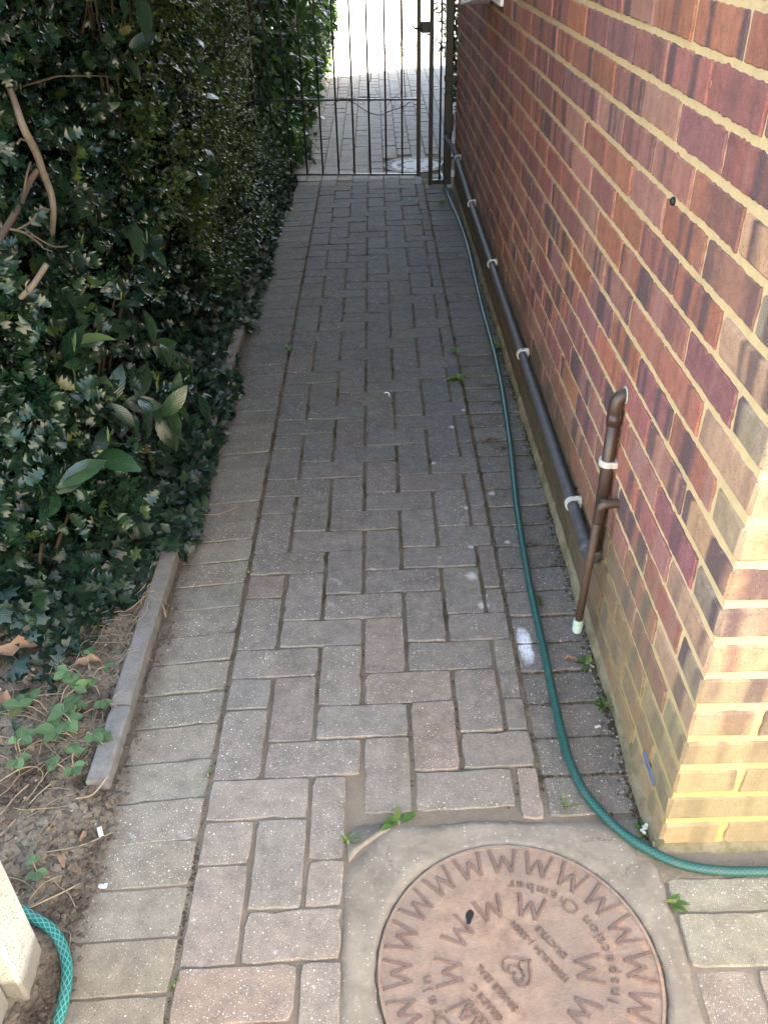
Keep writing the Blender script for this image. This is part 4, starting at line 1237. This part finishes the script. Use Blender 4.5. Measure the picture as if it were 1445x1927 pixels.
# near end face
m = 2600
yy_ = 1.66 + rng.exponential(.16, m); zz_ = rng.uniform(.12, 2.4, m); xx_ = -.72 - rng.uniform(0, 1.0, m)
zz_ = np.maximum(zz_, .1)
Pe = np.stack([xx_, yy_ + .12*lump(xx_*1.0, zz_, 3)/.09 + np.clip(.5-zz_, 0, .4)*.15, zz_], 1)
Pe = Pe[clump(Pe, 3.5, -.25, 2)]
P3, A3, N3, S3 = sprays(Pe, np.tile((.5, -.8, .1), (len(Pe), 1)), 7, .12, .048, T_holly)
nd = 11000; Pd = np.stack([-1.02 - rng.uniform(0, .75, nd), rng.uniform(1.75, 3.8, nd), rng.uniform(.03, 2.5, nd)], 1); ad, nnd = orient(nd, (.7, -.4, 0), .4, .6)
leaf_mesh('leaves', [(T_holly, Pd, ad, nnd, rng.uniform(.07, .10, nd), rng.uniform(0, .9, nd)), (T_holly, P2, A2, N2, S2, rng.uniform(0, 1, len(P2))), (T_holly, P3, A3, N3, S3, rng.uniform(0, 1, len(P3))), (T_holly, Pn, an, nn_, rng.uniform(.045, .065, nb), rng.uniform(0, .9, nb))], M['holly'], hb)
stems_mb(12, 1.9, 3.6, 1.5, 3, -1.08, .008, .12).build('branches', M['darkbark'], hb, smooth=True)

# ---- laurel shrubs poking out of the holly
LA = [('laurel_shrub', 'broad leaved laurel shoots with glossy blue sheen at the left edge of the picture', (-.80, 1.75), .35, 1.15, 12, 1.55, 2.15),
      ('laurel_shrub', 'laurel plant with long drooping leaves low down between holly and ivy', (-.78, 2.15), .18, .75, 16, 1.85, 2.7),
      ('laurel_shrub', 'glossy laurel shoots at the top between the holly and the small leaved hedge', (-.85, 3.2), .6, 1.5, 34, 2.6, 4.1)]
for i, (nm, lab, (bx_, by_), z0, z1, ns, ya, yb) in enumerate(LA):
    th = thing(nm, lab, 'shrub', (bx_, by_, 0), 'laurel shrubs growing through the hedge')
    yv = rng.uniform(ya, yb, ns); zv = rng.uniform(z0, z1, ns)
    xv = face_x(yv, zv) + lump(yv, zv, 1) + .02 - .03*rng.uniform(0, 1, ns)
    Pc = np.stack([xv, yv, zv], 1)
    Pl, Al, Nl, Sl = sprays(Pc, np.tile((.75, -.35, .35), (ns, 1)), 5, .10, .105, T_laurel, .35, .6, .5)
    h = rng.uniform(0, 1, len(Pl)) < .5
    leaf_mesh('leaves', [(T_laurel, Pl[h], Al[h], Nl[h], Sl[h], rng.uniform(0, .95, h.sum())), (T_laurel2, Pl[~h], Al[~h], Nl[~h], Sl[~h], rng.uniform(0, .95, (~h).sum())),
        # pale young tips
        (T_narrow, np.repeat(Pc, 3, 0) + rng.normal(size=(ns*3, 3))*.004 + np.array((.05, -.02, .07)), norm(np.tile((.2, -.1, 1), (ns*3, 1)) + rng.normal(size=(ns*3, 3))*.35), rnd_unit(ns*3), rng.uniform(.03, .05, ns*3), np.full(ns*3, .999))], M['laurel'], th)
    mb = MB()
    for p in Pc:
        mb.tube([(bx_ - .12, by_ + (p[1]-by_)*.3, 0), ((bx_-.1 + p[0])/2, (by_+p[1])/2 + .02, p[2]*.65), (p[0]-.01, p[1], p[2])], [.006, .004, .0025], 6, sub=4)
    mb.build('stems', M['darkbark'], th, smooth=True)

# ---- small leaved privet hedge
pv = thing('privet_hedge', 'small leaved green privet hedge in front of the gate on the left', 'hedge', (-.9, 4.7, 0))
def privet(n, y0, y1, z0, z1, dep, xoff, seed):
    P, d = hedge_leaves(n, y0, y1, z0, z1, dep, s=seed, xoff=xoff)
    k = clump(P, 4.5, -.18, seed); P = P[k]
    return sprays(P, np.tile((.6, -.35, .55), (len(P), 1)), 11, .085, .0215, T_small, .25, .6, .6)
a = privet(10500, 3.55, 5.85, .12, 2.5, .11, .05, 2)
b = privet(1500, 2.9, 3.8, .5, 1.9, .05, .04, 6)
nb = 9000; Pn, _ = hedge_leaves(nb, 3.6, 5.85, .05, 2.5, .3, s=2, xoff=-.05); an, nn_ = orient(nb, (.7, -.3, 0), .6, .8)
# solid near end of the clump
nd = 11000; Pd = np.stack([-1.02 - rng.uniform(0, .75, nd), rng.uniform(3.6, 6.0, nd), rng.uniform(.03, 2.5, nd)], 1); ad, nnd = orient(nd, (.7, -.4, 0), .4, .6)
leaf_mesh('leaves', [(T_small, Pd, ad, nnd, rng.uniform(.07, .10, nd), rng.uniform(0, .5, nd)), (T_small, a[0], a[1], a[2], a[3], np.clip(rng.uniform(0, 1, len(a[0]))*.8 + .35*(a[0][:, 2] > .3), 0, 1)), (T_small, b[0], b[1], b[2], b[3], rng.uniform(0, 1, len(b[0]))), (T_small, Pn, an, nn_, rng.uniform(.03, .05, nb), rng.uniform(0, .7, nb))], M['privet'], pv)  # upper small leaves shifted lighter: caught light put into their tone
stems_mb(20, 3.8, 5.8, 1.5, 5, -1.05, .008, .12).build('branches', M['darkbark'], pv, smooth=True)

# ---- laurel hedge past the gate
lh = thing('laurel_hedge', 'tall laurel hedge past the gate with its far edge lit bright yellow green', 'hedge', (-.95, 8, 0))
n = 8500
y = rng.uniform(6.1, 11.6, n); z = rng.uniform(.0, 2.3, n); dd = rng.exponential(.16, n)
x = -.60 - .12*np.clip((.35-z)/.35, 0, 1)*0 + .10*np.clip(z/.5, 0, 1) + lump(y, z, 8)*1.2 - dd
# bare dark hollow right behind the post
P = np.stack([x, y, z], 1); k = clump(P, 2.6, -.2, 4) & ~((y < 6.9) & (z > .5) & (rng.uniform(0, 1, n) < .75))
P = P[k]
Pq, Aq, Nq, Sq = sprays(P, np.tile((.7, -.3, .2), (len(P), 1)), 4, .12, .085, T_bush, .35, .5, .6)
P2 = np.stack([-.62 + .05*rng.normal(size=2600) - rng.exponential(.05, 2600), rng.uniform(6.1, 11, 2600), np.abs(rng.normal(0, .22, 2600))], 1)
a2, n2 = orient(2600, (.7, -.3, 0), .7, .6)
nb = 9000
Pb = np.stack([-1.0 - rng.uniform(0, .9, nb), rng.uniform(5.9, 10.5, nb), rng.uniform(0, 2.3, nb)], 1); ab, nb_ = orient(nb, (.7, -.5, 0), .4, .6)
leaf_mesh('leaves', [(T_bush, Pb, ab, nb_, rng.uniform(.10, .15, nb), rng.uniform(0, .5, nb)), (T_bush, Pq, Aq, Nq, Sq, rng.uniform(0, 1, len(Pq))), (T_ivy, P2, a2, n2, rng.uniform(.035, .06, 2600), rng.uniform(0, .6, 2600))], M['bush'], lh)
stems_mb(26, 6.2, 11.4, 1.9, 8, -1.0, .018).build('branches', M['darkbark'], lh, smooth=True)

# ---- narrow leaved shrub right of the path past the gate
ws = thing('narrow_leaved_shrub', 'narrow leaved shrub seen between the gate frame and the drainpipe', 'shrub', (.82, 8.3, 0))
mb = MB(); Pn = []; An = []
for k in range(46):
    a = R.uniform(0, 6.28); r = R.uniform(.0, .12)
    p = [Vector((.84 + r*math.cos(a), 8.1 + 2.2*r*math.sin(a)*2, 0))]
    d = Vector((math.cos(a)*.16 - .03, math.sin(a)*.22, 1)).normalized(); L = R.uniform(.7, 1.9)
    for i in range(7):
        p.append(p[-1] + d*L/7); d = (d + Vector((R.uniform(-.12, .1), R.uniform(-.12, .12), -.02))).normalized()
    mb.tube(p, [.004*(1-i/9) for i in range(8)], 5, sub=2)
    for i in range(1, 8):
        for _ in range(11):
            q = p[i-1].lerp(p[i], R.random()); Pn.append(tuple(q)); An.append((R.gauss(0, 1), R.gauss(0, 1), R.gauss(-.1, .6)))
Pn = np.array(Pn); An = norm(np.array(An)); N0 = len(Pn)
leaf_mesh('leaves', [(T_narrow, Pn, An, rnd_unit(N0)*.6 + np.array((0, -.2, .7)), rng.uniform(.06, .12, N0), rng.uniform(0, 1, N0))], M['willow'], ws)
mb.build('stems', M['darkbark'], ws, smooth=True)

# ---- unseen trees added behind the hedge, crowns shading the passage
def shade_tree(label, x, y, h, cr, cz, nl, seed):
    th = thing('shade_tree', label, 'shade_tree', (x, y, 0), 'unseen trees added for shade'); q = np.random.default_rng(seed); qq = random.Random(seed)
    mb = MB(); p = [Vector((x + .1*math.sin(k*1.3), y + .08*math.cos(k*1.7), h*k/6)) for k in range(7)]
    mb.tube(p, [.13*(1-.8*k/6) for k in range(7)], 10, sub=3)
    for k in range(3, 7):
        for _ in range(4):
            d = Vector((qq.uniform(-1, 1), qq.uniform(-1, 1), qq.uniform(.1, .7))).normalized(); L = cr*qq.uniform(.5, .9)
            mb.tube([p[k], p[k] + d*L*.5 + Vector((0, 0, .1)), p[k] + d*L], [.035, .022, .008], 6, sub=3)
    mb.build('trunk', M['darkbark'], th, smooth=True)
    u = rnd_unit(nl)*(q.uniform(.2, 1, nl)**.5)[:, None]; P = u*np.array((cr, cr*1.25, cr*.75)) + np.array((x, y, cz))
    P = P[clump(P, 1.3, -.1, seed)]
    a, nn = orient(len(P), (0, 0, .3), .6, .9)
    leaf_mesh('crown', [(T_bush, P, a, nn, q.uniform(.12, .19, len(P)), q.uniform(0, 1, len(P)))], M['bush'], th)
shade_tree('tree added unseen behind the holly, its crown shading the path', -1.6, 4.1, 4.6, 2.3, 3.9, 22000, 3)
shade_tree('tree added unseen behind the far laurel hedge to shade the gate', -2.9, 6.4, 4.6, 1.8, 4.2, 9000, 4)

# ---- bare branches at the left edge
def branchy(name, label, pts, r, twigs, mat):
    th = thing(name, label, 'branch', tuple(pts[0]))
    mb = MB(); mb.tube(pts, r, 8, sub=5); mb.build('limb', mat, th, smooth=True)
    for tp, tr in twigs:
        mb = MB(); mb.tube(tp, tr, 6, sub=4); mb.build('twig', mat, th, smooth=True)
BX = -.72
pj = lambda y, z, k=1.0: (BX*k, y*k*.90, HC - (HC-z)*k*.90)
def on(u, v_, x):
    d = RW @ np.array([(u-cx)/f_px, (v_-cy)/f_px, 1.0]); t = x/d[0]; p = d*t
    return (p[0], p[1], p[2]+HC)
bx = -.665
branchy('bare_branch', 'pale bare curved branch in a gap of the hedge at upper left', [on(12, 150, bx-.05), on(28, 190, bx-.02), on(45, 240, bx), on(70, 290, bx), on(80, 320, bx), on(97, 365, bx), on(101, 400, bx), on(99, 440, bx-.03)], [.0055, .006, .0075, .0078, .0075, .007, .0065, .006],
        [([on(96, 395, bx), on(75, 395, bx+.01), on(62, 415, bx+.01), on(32, 433, bx)], .0022), ([on(10, 430, bx), on(35, 434, bx+.01), on(55, 443, bx+.01), on(80, 462, bx)], .0022), ([on(60, 441, bx+.01), on(100, 463, bx+.02), on(128, 463, bx+.02)], .0016), ([on(48, 265, bx), on(40, 262, bx+.01), on(34, 270, bx+.02)], .002)], M['bark'])
branchy('cut_branch', 'dark cut branch slanting up behind the bare curved branch', [on(-8, 460, bx), on(15, 425, bx), on(35, 390, bx), on(55, 345, bx), on(71, 321, bx+.01)], [.006, .006, .0062, .006, .0058],
        [([on(45, 370, bx), on(50, 335, bx+.01), on(58, 305, bx+.01)], .0022)], M['darkbark'])
branchy('broken_branch', 'short pale broken branch end among laurel leaves at left', [on(40, 560, bx-.04), on(60, 540, bx-.01), on(74, 520, bx), on(88, 498, bx+.01)], [.0055, .006, .006, .006],
        [([on(52, 550, bx), on(50, 535, bx+.02), on(55, 527, bx+.02)], .0018)], M['bark'])

# ---- strawberry-like plants on the soil
def trefoil(center, size, seed):
    q = np.random.default_rng(seed)
    return center
T_oval = leaf_strip([0, .15, .38, .62, .84, 1.0], [.02, .20, .34, .36, .22, .03], lambda t: -.12*t*t + .05*t, .22)
def soft_plant(label, x, y, n, size, seed, spread=.05):
    q = random.Random(seed); th = thing('strawberry_plant', label, 'plant', (x, y, soil_z(x, y)), 'strawberry plants on the bare soil')
    P = []; A = []; Nn = []; S = []; mb = MB()
    for k in range(n):
        a = q.uniform(0, 6.28); r = spread*math.sqrt(q.random())*1.2
        c = Vector((x + r*math.cos(a), y + r*math.sin(a), soil_z(x, y) + q.uniform(.02, .05)))
        mb.tube([(x + .01*math.cos(a), y + .01*math.sin(a), soil_z(x, y)-.005), (x + r*.6*math.cos(a), y + r*.6*math.sin(a), c.z-.006), tuple(c)], .0011, 5, sub=3)
        s_ = size*q.uniform(.7, 1.15)
        for t in (-1.15, 0, 1.15):
            P.append(tuple(c)); A.append((math.cos(a+t), math.sin(a+t), q.uniform(-.1, .2))); Nn.append((q.uniform(-.25, .25), q.uniform(-.4, .1), 1)); S.append(s_*(1.1 if t == 0 else .95))
    leaf_mesh('leaves', [(T_oval, np.array(P), np.array(A), np.array(Nn), np.array(S), np.random.default_rng(seed).uniform(0, 1, len(P)))], M['soft'], th)
    mb.build('stems', M['weed'] if False else M['straw'], th)
soft_plant('largest strawberry plant on the soil beside the kerb end', -.74, 1.315, 7, .038, 1, .055)
soft_plant('strawberry plant right of the largest one touching the kerb', -.665, 1.255, 5, .034, 2, .045)
soft_plant('lone strawberry leaf cluster low on the soil near the kerb end', -.66, 1.165, 3, .024, 3, .03)
soft_plant('yellowish strawberry plant at the left edge of the soil', -.785, 1.20, 4, .030, 4, .04)
soft_plant('small pale strawberry seedling under the ivy fringe', -.70, 1.44, 3, .028, 5, .04)
soft_plant('tiny strawberry seedling against the kerb side', -.645, 1.37, 3, .028, 6, .03)
soft_plant('tiny green seedling between post and soil', -.655, .93, 2, .022, 7, .015)

# ---- weeds in the joints
def weed(label, x, y, n, size, seed, grass=False, flat=.35):
    q = random.Random(seed); th = thing('weed', label, 'weed', (x, y, 0), 'weeds growing in the paving joints')
    P = []; A = []; Nn = []; S = []
    for k in range(n):
        a = q.uniform(0, 6.28); e = q.uniform(.1, .6) if not grass else q.uniform(.7, 2.0)
        P.append((x + q.gauss(0, .004), y + q.gauss(0, .003), .001)); A.append((math.cos(a), math.sin(a), e)); Nn.append((-math.cos(a)*e, -math.sin(a)*e, 1)); S.append(size*q.uniform(.6, 1.15))
    leaf_mesh('leaves', [(T_narrow if grass else T_bush, np.array(P), np.array(A), np.array(Nn), np.array(S), np.random.default_rng(seed).uniform(.2, 1, n))], M['weed'], th)
    mb = MB(); mb.tube([(x, y, -.006), (x, y, .004)], .0022, 6); mb.build('root', M['straw'], th)
weed('green weed in the joint above the concrete round the manhole cover', .013, 1.040, 7, .036, 11)
weed('small grass tuft at the broken corner of the concrete', -.086, 1.000, 16, .022, 12, True)
weed('leafy weed in the middle joint of the path', .292, 2.985, 12, .052, 13)
weed('small weed in the middle joint, farther up than the leafy one', .306, 3.225, 8, .04, 14)
weed('leafy plant between hose and wall', .488, 3.27, 20, .07, 15)
weed('white flowered weed at the foot of the wall corner', .484, 1.005, 10, .026, 16)
weed('weed in the gap between concrete and patio blocks', .503, .862, 9, .024, 17)
weed('weed beside a red leaf at the wall foot near the overflow pipe', .470, 1.465, 8, .030, 18)
weed('wispy weed tuft at the wall foot below the overflow pipe', .480, 1.325, 18, .040, 19, True)
weed('thin grass tuft under the hose near the overflow pipe end', .395, 1.672, 9, .045, 20, True)
weed('weed tuft in the right hand joint near the gate', .388, 5.38, 12, .05, 21, True)
weed('tiny grass sprig in the joint beside the bent hose', .345, 1.068, 8, .024, 22, True)
weed('low moss green weed on the left joint', -.376, 3.30, 9, .034, 23)
weed('sprig in the left joint near the camera', -.381, 1.165, 6, .016, 24, True)
weed('sprig lowest in the left joint', -.371, .735, 7, .014, 25, True)
weed('sprouting weed at the near kerb end', -.375, 1.84, 6, .018, 26, True)
weed('flat weed on the wall foot high up the path', .487, 2.62, 8, .035, 27)
wf = MB()
for k in range(9):
    a = R.uniform(0, 6.28); r = R.uniform(0, .010); c = (.482 + r*math.cos(a), 1.003 + r*math.sin(a), .018 + R.uniform(-.004, .004))
    wf.add([(c[0], c[1], c[2])] + [(c[0]+.004*math.cos(t*1.047), c[1]+.004*math.sin(t*1.047), c[2]+.001) for t in range(6)], [(0, 1+t, 1+(t+1) % 6) for t in range(6)])
tag(wf.build('white_flower', M['whiteplastic']), 'tiny white flower head beside the wall corner', 'flower')

# ---- moss in the joints (stuff)
T_blob = (np.array([(0, 0, .5), (.5, 0, .1), (.25, .43, .12), (-.25, .43, .1), (-.5, 0, .12), (-.25, -.43, .1), (.25, -.43, .12)]) , [(0, 1+k, 1+(k+1) % 6) for k in range(6)], np.zeros((7, 2)))
P = []
for _ in range(1500):
    y = R.uniform(1.1, 6.0); P.append((XR + R.gauss(.002, .002), y, -.004, R.uniform(.002, .0065) if mn.noise((y*5, 0, 0)) > .12 else R.uniform(.001, .003)))
for _ in range(1500):
    y = R.uniform(.6, 6.0); P.append((XL - .002 + R.gauss(0, .002), y, -.003, R.uniform(.002, .0055) if mn.noise((y*5, 5, 0)) > 0 else .002))
for j in range(60):
    y0 = 1.045 + .098*j
    if y0 > 5.7: break
    for _ in range(R.choice([4, 10, 24, 40])):
        x = XR + .19*R.random(); P.append((x, y0 + .006*(x-XR)/.19 + R.gauss(0, .002), -.003, R.uniform(.002, .006)))
for _ in range(1800):
    j = R.randint(4, 52); i = R.randint(2, 6)
    if R.random() < .6: x = XL + i*XU + R.gauss(0, .0015); y = yrow(j) + sk_h(x) + R.random()*.1
    else: x = XL + (i+R.random())*XU; y = yrow(j) + sk_h(x) + R.gauss(0, .0012)
    if mn.noise((x*4, y*3, 8)) > .0 and (x < XR): P.append((x, y, -.0045, R.uniform(.002, .0045)))
for _ in range(1900):
    y = .99 + 4.7*R.random()**1.2; x = .492 - abs(R.gauss(0, .010)); P.append((x, y, -.001, R.choice([.002, .003, .004, .007])*R.uniform(.7, 1.3)))
for k in range(12):
    cx_, cy_ = .40 + R.uniform(-.06, .08), 1.2 + 2.6*R.random()
    for _ in range(18): P.append((cx_ + R.gauss(0, .012), cy_ + R.gauss(0, .009), -.001, R.uniform(.0015, .005)))
for (cx_, cy_) in ((.415, 2.79), (.40, 2.93), (.36, 2.52), (.40, 2.47)):
    for _ in range(60): P.append((cx_ + R.gauss(0, .016), cy_ + R.gauss(0, .008), -.001, R.uniform(.002, .006)))
P = np.array(P); N0 = len(P)
a0 = rng.uniform(0, 6.28, N0)
ok = ~((P[:, 1] < 1.05) & (P[:, 0] > -.09) & (P[:, 0] < .47)); P = P[ok]; a0 = a0[ok]; N0 = len(P)
T_crumb = (np.array([(0, 0, .22), (.62, .1, .02), (.2, .38, .10), (-.3, .42, .0), (-.55, -.1, .08), (-.15, -.36, .02), (.35, -.45, .06)]), T_blob[1], T_blob[2])
tag(leaf_mesh('moss', [(T_crumb, P[:, :3], np.stack([np.cos(a0), np.sin(a0), np.zeros(N0)], 1), np.tile((0, 0, 1.0), (N0, 1)), P[:, 3]*1.25, rng.uniform(0, 1, N0))], M['moss']), 'dark moss and dirt packed in the joints of the paving', 'moss', None, 'stuff')
# ---- grit and litter
def scatter(name, label, cat, mat, pts, tpl=T_blob):
    P = np.array(pts); N0 = len(P); a0 = rng.uniform(0, 6.28, N0)
    nr = norm(np.array((0, 0, 1.0)) + rng.normal(size=(N0, 3))*.35)
    return tag(leaf_mesh(name, [(tpl, P[:, :3], np.stack([np.cos(a0), np.sin(a0), rng.uniform(-.2, .2, N0)], 1), nr, P[:, 3], rng.uniform(0, 1, N0))], mat), label, cat, None, 'stuff')
pts = []
for _ in range(260): 
    y = .95 + 4.8*R.random(); pts.append((.490 - abs(R.gauss(0, .012)), y, .001, R.uniform(.003, .007)))
for _ in range(160): pts.append((R.uniform(-.95, -.56), R.uniform(.85, 1.6), 0, R.uniform(.003, .010)))
for _ in range(120): pts.append((R.uniform(-.55, .5), R.uniform(.5, 2.4), .001, R.uniform(.0012, .0026)))
pts = [(x, y, (soil_z(x, y) + .002 if x < -.56 else z), s_) for x, y, z, s_ in pts]
scatter('grit', 'pale grit scattered along the wall foot and on the soil', 'grit', M['grit'], pts)
pts = []
for _ in range(5200):
    y = .6 + 5.3*R.random(); x = -.580 + R.gauss(.012, .016) if R.random() < .6 else -.60 - abs(R.gauss(0, .25))
    if y < 1.15: x -= .0
    if x > -.535: x = -.545 - R.random()*.02
    z = max(soil_z(x, y), -.002 if x > -.6 else -1) + .003
    if -.632 < x < -.573 and y > 1.13:
        if y < 2.0 or R.random() < .6: continue
        z = .036
    pts.append((x, y, z, R.choice([R.uniform(.002, .006), R.uniform(.002, .006), R.uniform(.005, .011)])))
for _ in range(1800):
    y = .72 + .75*R.random(); x = -.56 - R.random()*.42; pts.append((x, y, soil_z(x, y), R.choice([.003, .004, .006, .013])*R.uniform(.7, 1.3)))
T_crumb = (np.array([(0, 0, .22), (.62, .1, .02), (.2, .38, .10), (-.3, .42, .0), (-.55, -.1, .08), (-.15, -.36, .02), (.35, -.45, .06)]), T_blob[1], T_blob[2])
scatter('leaf_litter', 'dark crumbs of soil and leaf litter along the kerb and bed', 'litter', M['litter'], pts, T_crumb)
pts = []
for _ in range(9000):
    y = .62 + 1.0*R.random()**.9; x = -.555 - abs(R.gauss(0, .16))
    if -.632 < x < -.572 and y > 1.13: continue
    if y > 1.13 and x > -.572: continue
    pts.append((x, y, soil_z(x, y) + .001, R.choice([.003, .004, .005, .007, .012, .018])*R.uniform(.7, 1.3)))
scatter('soil_crumbs', 'crumbly clods of dry soil on the bed at the lower left', 'soil', M['soil'], pts, T_crumb)
# fine roots and stalks over the soil and kerb
fs = MB()
for k in range(430):
    y = R.uniform(1.2, 1.95) if R.random() < .5 else R.uniform(.8, 2.6) if R.random() < .7 else R.uniform(2.6, 5.6)
    x = -.60 - abs(R.gauss(0, .13)); a = R.uniform(0, 6.28); L = R.uniform(.03, .12)
    if R.random() < .04: x = -.60 + R.uniform(-.05, .01)
    p = []
    for i in range(5):
        z = max(soil_z(x, y), 0) + .005 + .012*math.sin(i*.8)*R.random()
        if -.63 < x < -.57 and y > 1.13: z = .040 + .004*R.random()
        x = min(x, -.565)
        p.append((x, y, z)); a += R.uniform(-.55, .55); x += L/4*math.cos(a); y += L/4*math.sin(a)
    if sum(1 for q in p if -.63 < q[0] < -.57) > 2 and R.random() < .8: continue
    fs.tube(p, R.uniform(.0005, .0010), 4, sub=2)
tag(fs.build('dry_roots', M['straw'], smooth=True), 'tangle of thin dry stalks and roots over soil and kerb', 'stalks', None, 'stuff')

# larger twigs one could pick up
TW = [('long pale stick slanting across the soil beside the white post', [(-.80, .97), (-.755, 1.02), (-.715, 1.10), (-.69, 1.14)], .0022),
      ('forked pale stick lying left of the long slanting stick', [(-.80, 1.01), (-.77, 1.06), (-.755, 1.10), (-.735, 1.13)], .0018),
      ('curved dry stem looping at the left edge of the soil', [(-.80, 1.13), (-.765, 1.165), (-.735, 1.175), (-.715, 1.15), (-.73, 1.09)], .0016),
      ('straight twig just below the kerb end', [(-.635, 1.10), (-.605, 1.115), (-.575, 1.135)], .0019),
      ('thin twig lying across the left edge blocks', [(-.66, .98), (-.60, 1.0), (-.545, 1.03)], .0013),
      ('reddish twig beside the teal hose', [(-.655, .865), (-.61, .90), (-.575, .925)], .0017),
      ('pale twig across the kerb stone in the ivy fringe', [(-.72, 1.62), (-.66, 1.68), (-.60, 1.72), (-.565, 1.66)], .0019),
      ('long thin twig on the soil beneath the ivy', [(-.86, 1.34), (-.79, 1.37), (-.70, 1.40), (-.645, 1.47)], .0016),
      ('hair thin twig on the path beside the ivy', [(-.53, 2.02), (-.49, 1.98), (-.455, 1.93), (-.43, 1.87)], .0012),
      ('dark twig on the left edge blocks near the ivy', [(-.56, 2.12), (-.50, 2.11), (-.44, 2.15)], .0014),
      ('bent twig lying past the gate', [(-.50, 6.55), (-.45, 6.62), (-.40, 6.58)], .002)]
for lab, pp, r in TW:
    mb = MB(); pts3 = []
    for (x, y) in pp:
        z = max(soil_z(x, y) if x < -.55 else .0, .0) + .006
        if -.63 < x < -.572 and y > 1.13: z = .041
        pts3.append((x, y, z))
    mb.tube(pts3, [r, r*1.1] + [r*.8]*(len(pp)-2), 6, sub=5)
    tag(mb.build('twig', M['straw'], smooth=True, loc=pts3[0]), lab, 'twig', 'loose twigs on soil and path')
T_dead = leaf_strip([0, .2, .45, .7, .9, 1.0], [.02, .12, .2, .19, .1, .01], lambda t: .12*math.sin(t*3) + .06*math.sin(t*11), .55, [0, .05, -.04, .06, 0, 0])
def dead(label, x, y, rot, s_, z=None):
    P = np.array([(x, y, (soil_z(x, y) if x < -.55 else .0)+.012 if z is None else z)])
    o = leaf_mesh('dead_leaf', [(T_dead, P, np.array([(math.cos(rot), math.sin(rot), .1)]), np.array([(.1, -.2, 1.0)]), np.array([s_]), np.array([.5]))], M['deadleaf'])
    tag(o, label, 'leaf', 'dead leaves on the ground')
dead('large curled brown leaf at the left edge below the ivy', -.925, 1.475, .35, .10)
dead('narrow brown leaf lying on the soil near the kerb', -.735, 1.462, .15, .062)
dead('round brown leaf near the strawberry plants', -.835, 1.32, 2.2, .06)
dead('small orange leaf beside the white scrap', -.60, 1.005, 1.2, .024)
dead('tan leaf fragment above the teal hose', -.612, .945, 2.0, .034)
dead('small red leaf at the wall foot below the overflow pipe', .448, 1.468, 3.0, .034, .004)
def scrap(label, x, y, rot, l, w_, z):
    mb = MB(); c, s_ = math.cos(rot), math.sin(rot); v = []
    for zz_ in (0, .0014):
        for a, b in ((-1, -1), (1, -1), (1, 1), (-1, 1)): v.append((x + c*a*l/2 - s_*b*w_/2, y + s_*a*l/2 + c*b*w_/2, z + zz_ + .002*(a > 0)))
    mb.add(v, [(0, 3, 2, 1), (4, 5, 6, 7), (0, 1, 5, 4), (1, 2, 6, 5), (2, 3, 7, 6), (3, 0, 4, 7)])
    tag(mb.build('litter_scrap', M['whiteplastic'], loc=(x, y, z)), label, 'scrap', 'scraps of white litter')
scrap('white scrap tilted on the soil below the kerb end', -.567, 1.026, 2.0, .021, .009, .012)
scrap('white scrap lying flat on the left edge blocks', -.537, .918, .05, .017, .010, .001)
scrap('tiny white scrap at the wall foot low down', .452, 1.268, .2, .012, .006, .001)
mb = MB(); mb.tube([(.008, 2.878, .004), (.018, 2.874, .009), (.026, 2.862, .009), (.027, 2.848, .004)], [.001, .0024, .0024, .001], 6, sub=4)
tag(mb.build('white_feather', M['whiteclean'], smooth=True), 'tiny curled white feather in the middle of the path', 'feather')

# ------------------------------------------------------------------ unseen surroundings added to shade and bounce light
def simple_house(name, label, x0, x1, y0, y1, h, mat, faces):
    th = thing(name, label, 'house', ((x0+x1)/2, (y0+y1)/2, 0))
    mb = MB(); mb.box((x0, y0, -.05), (x1, y1, h)); mb.build('wall', mat, th)
    rm = MB(); ym = (y0+y1)/2; o = .3
    rm.add([(x0-o, y0-o, h-.1), (x1+o, y0-o, h-.1), (x1+o, y1+o, h-.1), (x0-o, y1+o, h-.1), (x0-o, ym, h+1.8), (x1+o, ym, h+1.8)], [(0, 1, 5, 4), (2, 3, 4, 5), (0, 4, 3), (1, 2, 5), (0, 3, 2, 1)])
    rm.build('roof', M['roof'], th)
    for (wx, wz, yy0, s_) in faces:
        fr = MB(); fr.bbox((wx-.6, yy0 - (.04 if s_ < 0 else .002), wz-.55), (wx+.6, yy0 + (.002 if s_ < 0 else .04), wz+.55), .01); fo = fr.build('window', M['whiteclean'], th)
        for q in (-1, 1):
            g = MB(); xa = wx + q*.29; g.box((xa-.25, yy0 + s_*.04 - .003, wz-.48), (xa+.25, yy0 + s_*.04 + .003, wz+.48)); g.build('pane', M['glass'], fo)
simple_house('shade_house', 'unseen cream rendered house added beyond the gate on the right to shade the path', 1.3, 9, 6.3, 11.5, 4.9, M['render'], [(6.5, 1.5, 6.3, -1), (6.5, 3.8, 6.3, -1)])  # added out of view to block the sun from path and hedge
simple_house('bounce_house', 'unseen cream rendered house added behind the camera to bounce sunlight', -5, 9, -9.5, -4.2, 4.8, M['render'], [(-3.4, 1.5, -4.2, 1), (7, 1.5, -4.2, 1), (-3.4, 3.8, -4.2, 1), (7, 3.8, -4.2, 1)])  # added out of view as a warm reflector for the near corner
sheet('bounce_patio', [(-7, -4.2), (9, -4.2), (9, -1.2), (3.2, -1.2), (3.2, -4.5), (-.66, -4.5), (-.66, -1.2), (-7, -1.2)], -.012, M['asphalt'])  # pale unseen paving added to bounce sunlight towards the corner
